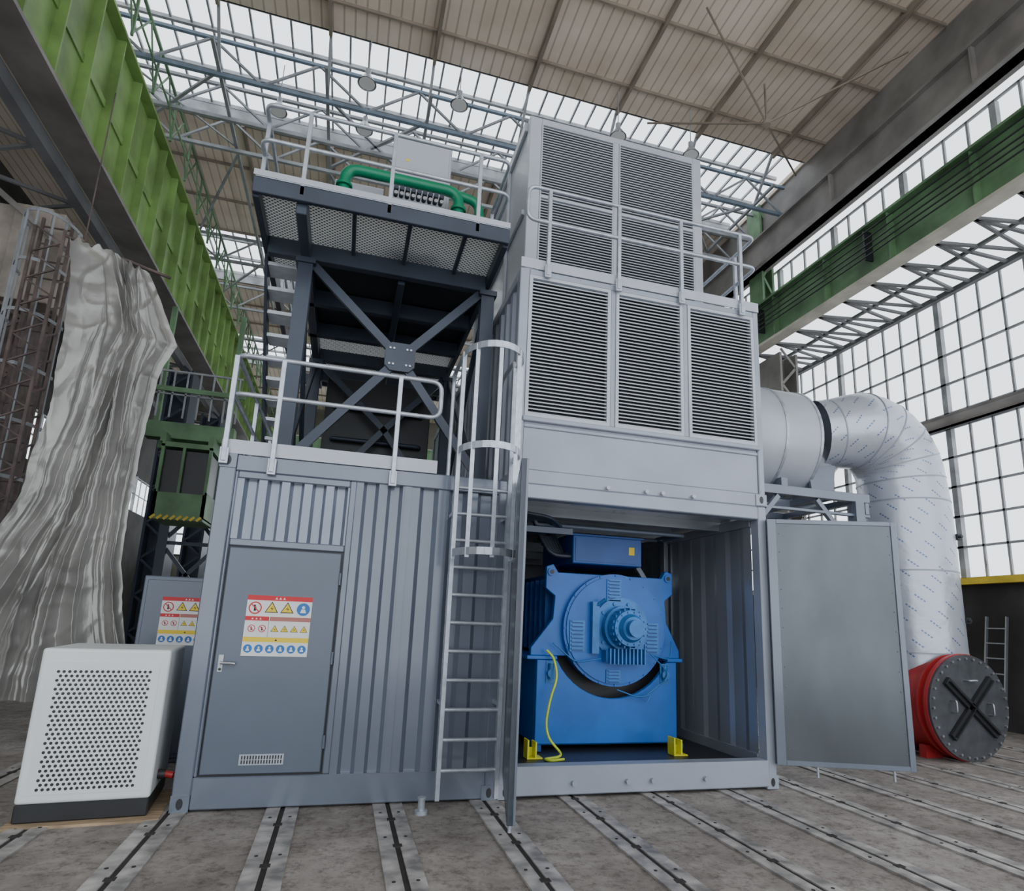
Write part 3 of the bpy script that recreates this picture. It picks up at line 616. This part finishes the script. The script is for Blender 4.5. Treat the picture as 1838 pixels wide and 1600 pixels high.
# ------------------------------------------------------------------ duct + drum + silencer
E=empty("insulated_duct",(7.85,7.15,0),"large silvery foil-wrapped insulated exhaust duct with elbow","duct")
pts=[(6.42,7.3,4.36),(6.6,7.25,4.38),(6.85,7.2,4.42),(7.05,7.15,4.45)];rr=[.50,.50,.54,.57]
BR=.72;DX=7.05+BR
for i in range(1,9):
    a=math.pi/2*i/8;pts.append((7.05+BR*math.sin(a),7.15,4.45-BR+BR*math.cos(a)));rr.append(.57+.01*i/8)
for z,r in((3.4,.59),(2.9,.60),(2.4,.60),(1.8,.605),(1.3,.61),(.9,.61)):pts.append((DX+.03,7.15,z));rr.append(r)
b=M();b.tube(pts,rr,40,caps=False);o=fin(b,"foil_wrap",FOIL,E)
uvl=o.data.uv_layers.new(name="wrap");ln=[0]
for i in range(1,len(pts)):ln.append(ln[-1]+(V(pts[i])-V(pts[i-1])).length)
for p in o.data.polygons:
    ks=[o.data.loops[l].vertex_index%40 for l in p.loop_indices];wrap=(0 in ks and 39 in ks)
    for l,k in zip(p.loop_indices,ks):
        i=o.data.loops[l].vertex_index//40;kk=40 if (wrap and k==0) else k
        uvl.data[l].uv=(kk/40*3.6,ln[i])
for i in(1,3,5,7,9,11,12,14,16):
    b=M();p=V(pts[i]);q=V(pts[min(i+1,len(pts)-1)]);d=(q-p).normalized();b.tube([p-d*.010,p+d*.010],rr[i]+.007,40);fin(b,"seam_band",G_LITE,E)
for z,a in((2.9,-.9),(1.75,-.9)):
    b=M();x=DX+.03+.61*math.cos(a);yv=7.15+.61*math.sin(a);b.box(x-.03,x+.05,yv-.04,yv+.03,z-.04,z+.04);b.cyl((x,yv-.08,z),(x,yv,z),.02,n=10);fin(b,"sensor_socket",BLACKP,E)
E=empty("flanged_drum",(7.74,6.9,0),"red steel drum with bolted charcoal end plate on floor","pipe")
dcx,dcz,dy=7.72,.66,6.38
b=M();b.cyl((dcx,dy+.05,dcz),(dcx,7.6,dcz),.60,n=48);fin(b,"drum_shell",RED,E)
b=M();b.cyl((dcx,dy+.02,dcz),(dcx,dy+.07,dcz),.655,n=56);fin(b,"flange",RED,E)
b=M();b.cyl((dcx,dy+.16,dcz),(dcx,dy+.19,dcz),.64,n=56);fin(b,"flange",RED,E)
b=M();b.cyl((dcx,dy-.015,dcz),(dcx,dy+.02,dcz),.645,n=56)
for i in range(32):
    a=2*math.pi*i/32;x=dcx+.60*math.cos(a);z=dcz+.60*math.sin(a);b.cyl((x,dy-.04,z),(x,dy-.015,z),.017,n=6,m=1)
fin(b,"end_plate",[CHAR,ALU],E)
b=M()
for s in(.78,-.72):
    dxx,dzz=math.cos(s)*.5,math.sin(s)*.5;b.beam((dcx-dxx,dy-.04,dcz-dzz),(dcx+dxx,dy-.04,dcz+dzz),.05,.10)
    b.beam((dcx-dxx*.96,dy-.08,dcz-dzz*.96),(dcx+dxx*.96,dy-.08,dcz+dzz*.96),.05,.012)
fin(b,"cross_stiffener",BLACKP,E)
for x,z,v in((dcx+.02,dcz+.33,0),(dcx-.3,dcz+.02,1),(dcx+.3,dcz-.02,1)):
    b=M();o=(0.07,0) if not v else (0,.07)
    b.tube(rnd([(x-o[0],dy-.015,z-o[1]),(x-o[0],dy-.09,z-o[1]),(x+o[0],dy-.09,z+o[1]),(x+o[0],dy-.015,z+o[1])],.03),.013);fin(b,"grab_handle",ALU,E)
b=M();b.box(dcx-.4,dcx+.4,6.7,6.8,0,.16);b.box(dcx-.4,dcx+.4,7.3,7.4,0,.16);fin(b,"saddle",RED,E,split=True)
E=empty("exhaust_silencer",(5.4,7.7,3.4),"pale grey cylindrical exhaust silencer on steel support frame","silencer")
b=M();b.cyl((4.35,7.7,4.25),(6.2,7.7,4.25),.82,n=56);fin(b,"silencer_shell",G_PALE,E)
b=M();b.tube([(6.2,7.7,4.25),(6.32,7.69,4.25),(6.44,7.6,4.28),(6.52,7.45,4.33),(6.58,7.32,4.37)],[.82,.80,.72,.60,.52],56);fin(b,"outlet_cone",G_PALE,E)
for x in(4.9,5.6,6.17):
    b=M();b.cyl((x,7.7,4.25),(x+.04,7.7,4.25),.832,n=56);fin(b,"seam_band",GALV,E)
for x in(4.8,5.7):
    b=M();b.box(x-.05,x+.05,7.1,8.3,3.38,3.60);fin(b,"saddle",G_CONT,E)
b=M();b.box(6.1,6.6,6.95,7.45,3.38,3.42);b.prism([(6.2,3.42),(6.55,3.42),(6.62,3.88),(6.5,3.86),(6.38,3.84),(6.26,3.86),(6.14,3.88)],7.15,7.19);fin(b,"saddle",G_CONT,E)
E=empty("silencer_support_frame",(5.8,7.6,0),"grey steel support frame carrying silencer","frame")
b=M()
for y in(6.75,7.5,8.4):b.box(4.4,6.75,y-.04,y+.04,3.26,3.38)
for x in(4.45,5.0,5.55,6.1,6.7):b.box(x-.04,x+.04,6.79,8.36,3.28,3.37)
b.box(4.4,6.75,6.72,6.77,3.06,3.10);b.box(6.68,6.74,6.72,6.77,3.1,3.3)
fin(b,"deck_beam",G_CONT,E,bevel=.006)
for x in(4.6,6.55):
    for y in(6.75,8.35):
        b=M();b.box(x-.07,x+.07,y-.07,y+.07,0,3.26);fin(b,"leg",G_CONT,E)
for q in(((5.3,6.75,3.24),(4.65,6.75,2.5)),((5.9,6.75,3.24),(6.55,6.75,2.5))):
    b=M();b.beam(q[0],q[1],.06,.06);fin(b,"knee_brace",G_CONT,E)
# ------------------------------------------------------------------ tarpaulin
def interp(t,tab):
    for i in range(len(tab)-1):
        if tab[i][0]>=t>=tab[i+1][0]:
            k=(tab[i][0]-t)/(tab[i][0]-tab[i+1][0])
            return [tab[i][j]*(1-k)+tab[i+1][j]*k for j in range(1,len(tab[i]))]
    return list(tab[-1][1:])
def cloth(tab,y,name,m,label):
    rg=random.Random(33)
    folds=[]
    for k in range(10):
        folds.append((.30+.68*rg.random(),(k+.5+.5*(rg.random()-.5))/10,.022+.02*rg.random(),.045+.04*rg.random(),(1 if k%2 else -1)*(.06+.06*rg.random()),.0,1.2))
    for k in range(34):
        t0=rg.random()*.7;folds.append((.2+.8*rg.random(),rg.random(),.005+.006*rg.random(),.008+.014*rg.random(),(1 if rg.random()>.4 else -1)*(.014+.03*rg.random()),t0,t0+.3+.6*rg.random()))
    b=M();nu,nv=360,200;zt,zb=tab[0][0],tab[-1][0]
    for j in range(nv+1):
        t=j/nv;z0_=zt+(zb-zt)*t;xl,xr=interp(z0_,tab)
        for i in range(nu+1):
            u=i/nu;x=xl+(xr-xl)*u
            z=z0_-(.30*u+.04*math.sin(7*u+1)+.08*noise.noise(V((u*14,0,0))))*(1-t)**2
            d=0
            for (c,e,w0,w1,A,ta,tb) in folds:
                uk=c+(e-c)*t**.6;wk=w0+(w1-w0)*t
                q=(u-uk)/wk
                if abs(q)>3.5: continue
                f=1
                if ta>0: f=max(0,min(1,(t-ta)/.12))*max(0,min(1,(tb-t)/.15))
                d-=A*f*(.45+.55*t)*math.exp(-abs(q)**1.1)
            d+=.08*noise.noise(V((u*1.6,t*1.2,1.7)))
            cr=noise.noise(V((x*1.6+z*.9,z*1.2-x,5.1)));cr=(1-abs(cr)*7) if abs(cr)<.143 else 0
            cr2=noise.noise(V((x*2.6-z*1.2,z*1.8+x,15.1)));cr2=(1-abs(cr2)*8) if abs(cr2)<.125 else 0
            d+=.012*cr-.010*cr2
            ex=.03*noise.noise(V((z*1.8,u*2,4)))+.010*noise.noise(V((z*9,u*2,7)))
            b.v.append((x+ex,y+d,z))
    for j in range(nv):
        for i in range(nu):
            a=j*(nu+1)+i;b.f.append([a,a+1,a+nu+2,a+nu+1]);b.m.append(0);b.s.append(True)
    return fin(b,name,m,label=label,cat="tarpaulin",norm=False)
cloth([(5.85,-3.55,-2.66),(5.4,-3.48,-2.46),(4.85,-3.42,-2.24),(4.5,-3.40,-2.34),(3.76,-3.38,-2.42),(2.69,-3.48,-2.44),(2.0,-3.72,-2.42),(1.44,-4.0,-2.30),(.5,-4.25,-2.12)],8.0,"hanging_tarpaulin",TARP,"tall silver-grey crumpled tarpaulin hanging in folds")
b=M();b.cyl((-3.7,8.25,5.95),(-2.5,8.25,5.62),.02,n=10);b.cyl((-3.5,8.25,5.9),(-3.5,8.25,8.1),.008,n=6)
fin(b,"tarpaulin_hanging_bar",RUST,label="thin suspended bar carrying the tarpaulin",cat="bar")
# ------------------------------------------------------------------ hall: girders
def girder(x,zb,zt,mweb,mfl,side,label,ribs=1.25,fw=.45,y1=33,cat="girder"):
    E=empty("crane_girder",(x,18,zb),label,cat)
    b=M();b.box(x-.02,x+.02,1,y1,zb+.06,zt-.05);yy=1.5
    while yy<y1: b.box(x+(.02 if side>0 else -.16),x+(.16 if side>0 else -.02),yy,yy+.03,zb+.06,zt-.05);yy+=ribs
    b.box(x-.2,x+.2,1,y1,zt-.05,zt);fin(b,"web_plate",mweb,E)
    b=M();b.box(x-fw/2,x+fw/2,1,y1,zb,zb+.06);fin(b,"bottom_flange",mfl,E)
    return E
g=girder(-4.4,8.05,10.55,GREEN,BEAMG,1,"bright green riveted steel crane girder high in hall",ribs=.85,fw=.5)
b=M();b.box(-4.42,-4.35,1,33,9.2,9.32);fin(b,"longitudinal_stiffener",[GREEN],g)
b=M();b.tube([(-4.15,1,11.5),(-4.15,33,11.5)],.03)
yy=1.5
while yy<33: b.beam((-4.15,yy,10.55),(-4.15,yy,11.5),.04,.04);b.beam((-4.15,yy,10.6),(-4.15,yy+.6,11.5),.025,.025);b.beam((-4.15,yy+.6,11.5),(-4.15,yy+1.2,10.6),.025,.025);yy+=1.2
b.tube([(-4.15,1,11.05),(-4.15,33,11.05)],.02);fin(b,"walkway_rail",GREEND,g)
b=M();b.box(-4.82,-4.66,1,33,7.82,8.04)
yy=1
while yy<33: b.beam((-4.8,yy,7.9),(-6.3,yy+.7,7.9),.05,.05);b.beam((-6.3,yy+.7,7.9),(-4.8,yy+1.4,7.9),.05,.05);yy+=1.4
b.box(-6.4,-6.25,1,33,7.8,8.0)
fin(b,"lower_lattice",LATT,g)
g=girder(9.0,8.08,9.12,GREEND,CREAM,-1,"dull green crane runway girder with cream flange",ribs=1.6,fw=.28)
b=M()
for i,z in enumerate((8.45,8.56,8.67,8.8,8.95)):b.tube([(8.80,1,z),(8.80,33,z)],.015,6)
yy=2.0
while yy<33:b.box(8.80,8.99,yy,yy+.04,8.4,9.0);yy+=3.2
fin(b,"busbar",BLACKP,g)
b=M();b.box(10.8,10.9,1,33,8.1,8.2);b.box(9.9,9.96,1,33,8.12,8.18);yy=1
while yy<33:
    b.beam((9.12,yy,8.14),(10.85,yy+.35,8.14),.05,.05);b.beam((10.85,yy+.35,8.14),(9.12,yy+.7,8.14),.05,.05);b.beam((9.12,yy,8.14),(10.85,yy,8.14),.05,.05);yy+=.7
fin(b,"horizontal_lattice",LATT,g)
b=M();b.box(8.95,9.15,-5,33,10.15,10.9);b.box(8.85,9.25,-5,33,10.15,10.2);b.box(8.85,9.25,-5,33,10.88,10.93);yy=3
while yy<33:b.box(8.87,8.95,yy,yy+.05,10.2,10.88);yy+=3.1
fin(b,"eaves_beam",BEAMG,label="large grey riveted eaves beam below roof",cat="beam")
def column(x,y,z0,z1,m,w=.4,d=.6,label="grey lattice steel hall column",lat=True):
    E=empty("steel_column",(x,y,z0),label,"column")
    for s in(-1,1):
        b=M();xx=x+s*(w/2-.03);b.box(xx-.03,xx+.03,y-d/2,y+d/2,z0,z1);fin(b,"chord",m,E)
    b=M();z=z0
    while z<z1-.5:
        b.beam((x-w/2+.05,y-d/2+.02,z),(x+w/2-.05,y-d/2+.02,z+.45),.02,.06);b.beam((x+w/2-.05,y-d/2+.02,z+.45),(x-w/2+.05,y-d/2+.02,z+.9),.02,.06);z+=.9
    b.box(x-w/2+.05,x+w/2-.05,y+.0,y+.03,z0,z1)
    fin(b,"lacing",m,E)
column(9.6,12.0,0,8.0,BEAMG,.5,.8)
column(9.25,12.0,9.12,12,GREEND,.35,.5,label="green steel column between girder and roof")
column(9.6,24.0,0,8.0,BEAMG,.5,.8)
column(-5.55,11.3,0,6.1,RUST,.7,.8,label="red-brown lattice steel hall column")
E=empty("column_head",(-5.4,11.0,6.2),"large beige riveted plate column head under girder","column")
b=M();b.box(-5.95,-4.95,10.9,11.7,6.2,7.76);b.box(-5.6,-5.1,10.8,10.9,6.2,7.76);b.box(-6.0,-4.9,10.75,11.75,6.1,6.2);fin(b,"head_plate",BEIGE,E,bevel=.01)
b=M();b.beam((-6.4,10.7,8.3),(-4.6,10.7,6.9),.08,.08);fin(b,"diagonal_strut",BEAMG,E)
column(-4.7,18.0,0,7.75,DARK,.6,.8,label="dark lattice steel hall column")
column(-4.7,22.0,0,7.75,DARK,.6,.8,label="dark lattice steel hall column")
column(-4.7,26.0,0,7.75,DARK,.6,.8,label="dark lattice steel hall column")
column(-5.2,14.5,0,7.75,DARK,.6,.6,label="dark lattice steel hall column")
# scaffold clutter behind the tarpaulin
E=empty("scaffold_tower",(-6.6,13.2,0),"dark tube scaffold tower with plank decks beside hall column","scaffold")
for x in(-8.2,-7.2,-6.3):
    for y in(12.4,13.6):
        b=M();b.cyl((x,y,0),(x,y,7.4),.04,n=8);fin(b,"standard",DARK,E)
for k in range(5):
    z=1.2+k*1.3
    b=M()
    for y in(12.4,13.6):b.cyl((-8.3,y,z),(-6.2,y,z),.03,n=8);b.cyl((-8.3,y,z+.9),(-6.2,y,z+.9),.025,n=8)
    for x in(-8.2,-7.2,-6.3):b.cyl((x,12.3,z),(x,13.7,z),.03,n=8)
    b.box(-8.2,-6.3,12.5,13.5,z+.03,z+.07);b.cyl((-8.2,12.38,z),(-7.2,12.38,z+1.2),.022,n=8);b.cyl((-7.2,12.38,z+1.2),(-6.3,12.38,z),.022,n=8)
    fin(b,"deck_level",RUST,E)
E=empty("lattice_mast",(-4.5,9.6,0),"thin grey lattice mast beside hanging tarpaulin","mast")
b=M()
for x in(-4.55,-4.2):
    for y in(9.3,9.65):b.beam((x,y,0),(x,y,6.6),.035,.035,0,(0,1,0))
z=.2
while z<6.3:
    b.beam((-4.55,9.3,z),(-4.2,9.3,z+.2),.02,.02);b.beam((-4.2,9.3,z+.2),(-4.55,9.3,z+.4),.02,.02);b.beam((-4.2,9.3,z),(-4.2,9.65,z+.2),.02,.02);z+=.4
fin(b,"lattice",RUST,E)
E=empty("cage_ladder",(-4.8,10.4,0),"old grey caged ladder on hall column","ladder")
lx,lyy=-4.85,10.5
for x in(lx-.2,lx+.2):
    b=M();b.beam((x,lyy,0),(x,lyy,7.4),.04,.04,0,(0,1,0));fin(b,"stringer",RUST,E)
b=M()
for i in range(25):b.cyl((lx-.2,lyy,.3+i*.29),(lx+.2,lyy,.3+i*.29),.014,n=6)
fin(b,"rung_set",RUST,E)
b=M()
for i in range(7):
    z=2.4+i*.8;pts=[(lx-.35*math.cos(a),lyy-.6*math.sin(a),z) for a in [math.pi*k/10 for k in range(11)]]
    for k in range(10):b.beam(pts[k],pts[k+1],.01,.05)
for a in(.1,.6,1.1,1.57,2.1,2.5,3.0):
    b.beam((lx-.35*math.cos(a),lyy-.6*math.sin(a),2.4),(lx-.35*math.cos(a),lyy-.6*math.sin(a),7.2),.03,.01,0,(0,1,0))
fin(b,"cage",TRUSS,E)
# crane cab
E=empty("crane_cab",(-3.4,14.3,3.2),"green crane operator cab hanging under girder","crane cab")
b=M();cx0,cx1,cy0,cy1=-3.85,-2.9,13.9,15.0
b.box(cx0,cx1,cy0,cy1,3.25,3.33);b.box(cx0,cx1,cy0,cy1,4.75,4.85);b.box(cx0,cx1,cy0,cy0+.03,3.33,3.8)
for x in(cx0,cx1-.06):
    for y in(cy0,cy1-.06):b.box(x,x+.06,y,y+.06,3.3,4.8)
b.box(cx0+.4,cx0+.45,cy0,cy0+.04,3.8,4.75);b.box(cx0,cx0+.03,cy0,cy1,3.3,3.85);b.box(cx1-.03,cx1,cy0,cy1,3.3,3.85)
fin(b,"cab_frame",GREEND,E)
b=M();b.box(cx0+.04,cx1-.04,cy0+.1,cy1-.1,3.4,4.7);fin(b,"cab_interior",BLACKP,E)
b=M()
for i in range(8):b.beam((cx0+i*.12,cy0-.01,3.25),(cx0+i*.12+.08,cy0-.01,3.33),.01,.05)
fin(b,"hazard_stripe",YELB,E)
b=M();b.box(-4.3,-2.6,14.2,14.5,5.0,5.35);b.box(-4.3,-2.6,15.2,15.5,5.0,5.35);b.box(-3.9,-3.8,13.9,14.6,4.85,5.05);b.box(-3.0,-2.9,13.9,14.6,4.85,5.05)
for x in(-4.2,-2.8):b.box(x,x+.1,14.3,14.4,5.35,8.0)
b.box(-4.4,-2.4,13.8,13.85,5.9,6.0)
fin(b,"hanger_beam",GREEND,E)
b=M()
for i in range(8):
    b.beam((-4.3+i*.25,13.85,5.35),(-4.3+i*.25,13.85,6.35),.03,.03)
b.beam((-4.3,13.85,6.35),(-2.5,13.85,6.35),.04,.04);b.beam((-4.3,13.85,5.85),(-2.5,13.85,5.85),.03,.03)
fin(b,"walkway_rail",TRUSS,E)
E=empty("braced_trestle",(-3.6,15.6,0),"dark cross-braced steel trestle below crane cab","trestle")
b=M()
for x in(-4.0,-2.9):b.box(x-.1,x+.1,15.6,15.8,0,4.9)
for z in(.2,1.6,3.0):b.beam((-4,15.7,z),(-2.9,15.7,z+1.3),.06,.08);b.beam((-2.9,15.7,z),(-4,15.7,z+1.3),.06,.08);b.beam((-4,15.7,z+1.35),(-2.9,15.7,z+1.35),.06,.08)
fin(b,"trestle_frame",DARK,E)
E=empty("travelling_crane",(2,28,0),"green travelling gantry crane spanning the far hall","crane")
b=M();b.box(-4.0,8.6,28.4,28.7,8.2,9.2);b.box(-4.0,8.6,30.0,30.3,8.2,9.2)
fin(b,"bridge_beam",GREEND,E)
for x in(-3.9,8.1):
    b=M();b.box(x,x+.4,28.4,30.3,0,.4);b.box(x+.05,x+.35,28.45,28.75,.4,8.2);b.box(x+.05,x+.35,29.95,30.25,.4,8.2);fin(b,"leg",GREEND,E)
# ------------------------------------------------------------------ roof
rx0,rx1=-5.2,9.15;bands=[(-5.0,10.2),(13.1,17.5),(20.5,24.7),(27.7,33)]
for y0,y1 in bands:
    b=M();b.box(rx0,rx1,y0,y1,12.0,12.1,0)
    fin(b,"ceiling",DECK,kind="structure")
    b=M();x=-5.0
    while x<rx1: b.box(x-.03,x+.03,y0,y1,11.88,12.0,0);x+=1.9
    yy=y0+.05
    while yy<=y1: b.box(rx0,rx1,yy-.02,yy+.02,11.94,12.0,0);yy+=1.45
    fin(b,"trim_1",PURL,kind="structure")
wi=1
for y0,y1 in((10.2,13.1),(17.5,20.5),(24.7,27.7)):
    b=M();x=rx0
    while x<rx1: b.box(x-.018,x+.018,y0,y1,12.3,12.36);x+=.36
    for k in range(4):
        yy=y0+(y1-y0)*k/3;b.box(rx0,rx1,yy-.03,yy+.03,12.26,12.34)
    b.box(rx0,rx1,y0-.02,y0+.02,12.0,12.36);b.box(rx0,rx1,y1-.02,y1+.02,12.0,12.36)
    fin(b,"window_%d"%wi,MULL,kind="structure");wi+=1
for y in(10.9,12.0,12.9,17.6,20.5,24.8):
    E=empty("roof_truss",(2,y,11),"grey steel roof truss spanning hall below skylight","truss",group="roof trusses")
    b=M();b.beam((rx0,y,11.85),(rx1,y,11.85),.06,.06);b.beam((rx0,y,11.1),(rx1,y,11.1),.07,.07);fin(b,"chord",TRUSSB if y<11 else TRUSS,E)
    b=M();x=rx0;k=0
    while x<rx1-.1:
        x2=min(x+.95,rx1);b.beam((x,y,11.1 if k%2 else 11.85),(x2,y,11.85 if k%2 else 11.1),.04,.04);x=x2;k+=1
    fin(b,"web_member",TRUSS,E)
for i,x in enumerate((-3.1,-1.2,.7,2.6,4.5,6.4,8.3)):
    b=M();b.beam((x,10.2,11.2),(x,20.5,11.2),.06,.06)
    s=1 if i%2 else -1
    b.beam((x,10.9,11.2),(x+1.9*s,12.9,11.2),.05,.05);b.beam((x,12.9,11.2),(x+1.9*s,10.9,11.2),.03,.03);b.beam((x,17.6,11.2),(x+1.9*s,20.5,11.2),.05,.05);b.beam((x,13.1,11.2),(x+1.9*s,17.6,11.2),.05,.05);b.beam((x,10.2,12),(x,10.9,11.2),.05,.05)
    fin(b,"roof_bracing",TRUSS,label="thin grey steel bracing rods under roof",cat="bracing",group="roof bracing")
b=M()
nd=(6.9,8.6,11.0)
for q in((5.0,7.6,11.9),(8.9,7.2,11.9),(5.2,10.2,11.9),(8.9,10.2,11.6),(6.9,8.6,11.9)):b.beam(nd,q,.03,.03)
b.cyl((6.9,8.6,10.96),(6.9,8.6,11.04),.08,n=12)
fin(b,"roof_bracing",PURL,label="thin tie rods meeting at a node under roof",cat="bracing",group="roof bracing")
for x,y,z in((-.47,10,11),(1.2,9.94,11),(-2.08,11.2,11),(-.48,11.15,11),(4.31,9.7,11),(5.9,9.67,11)):
    E=empty("pendant_lamp",(x,y,z),"round grey industrial pendant lamp hanging from roof","lamp",group="pendant lamps")
    b=M();b.cyl((x,y,z-.12),(x,y,z+.06),.17,.06,n=24,caps=False);b.cyl((x,y,z+.06),(x,y,z+.18),.05,n=16);fin(b,"lamp_shade",G_PALE,E,norm=False)
    b=M();b.cyl((x,y,z-.10),(x,y,z-.12),.14,n=20);fin(b,"lamp_glass",SWH,E)
    b=M();b.cyl((x,y,z+.18),(x,y,11.95),.009,n=6);fin(b,"suspension_rod",MULL,E)
# ------------------------------------------------------------------ right window wall
def winwall(x,z0,z1,y0,y1,sy,sz,n,th=.04,big=4):
    b=M();yy=y0;k=0
    while yy<=y1+.01:
        w_=.055 if k%big==0 else .02;b.box(x,x+(.10 if k%big==0 else th),yy-w_,yy+w_,z0,z1);yy+=sy;k+=1
    z=z0
    while z<=z1+.01: b.box(x,x+th,y0,y1,z-.02,z+.02);z+=sz
    fin(b,n,MULL,kind="structure")
winwall(11,2.6,5.5,1,33,.44,.58,"window_5",big=6);winwall(11,5.8,8.2,1,33,.44,.6,"window_6",big=6);winwall(9.6,9.15,10.3,1,33,.45,.575,"window_7")
b=M();b.box(10.95,11.15,1,33,5.55,5.75);b.box(10.5,11.2,1,33,5.55,5.60);fin(b,"trim_2",BEAMG,kind="structure")
b=M();b.box(11,11.2,1,33,0,2.5);fin(b,"wall_right",DWALL,kind="structure")
b=M();b.box(10.85,11.0,1,33,2.48,2.60);fin(b,"trim_3",YELB,kind="structure")
b=M();b.box(9.15,11.2,1,33,12.0,12.1);fin(b,"ceiling",DECK,kind="structure")
b=M();b.box(9.2,9.3,1,33,10.93,12);fin(b,"wall_upper_right",BEAMG,kind="structure")
E=empty("step_ladder",(10.6,8.4,0),"aluminium ladder leaning against dark wall","ladder")
for y in(8.1,8.45):
    b=M();b.beam((10.5,y,0),(10.85,y,1.9),.05,.025);fin(b,"stringer",ALU,E)
for i in range(7):
    b=M();z=.2+i*.25;b.cyl((10.5+.35*z/1.9,8.1,z),(10.5+.35*z/1.9,8.45,z),.014,n=6);fin(b,"rung",ALU,E)
# left + back wall
b=M();b.box(-9.2,-9,-5,33,0,5.5);b.box(-9.2,-9,-5,33,7.0,12);fin(b,"wall_left",DWALL,kind="structure")
b=M();b.box(-9,rx0,-5,33,12.0,12.1);fin(b,"ceiling",DECK,kind="structure")
winwall(-9.05,5.5,7.0,1,33,.8,.75,"window_8")
b=M();b.box(-9,11,33,33.2,0,4);b.box(-9,11,33,33.2,10.5,12);fin(b,"wall_back",PWALL,kind="structure")
b=M()
x=-9
while x<11:b.box(x-.04,x+.04,33,33.1,4,10.5);x+=.9
for z in range(4,11):b.box(-9,11,33,33.1,z-.04,z+.04)
fin(b,"window_9",MULL,kind="structure")
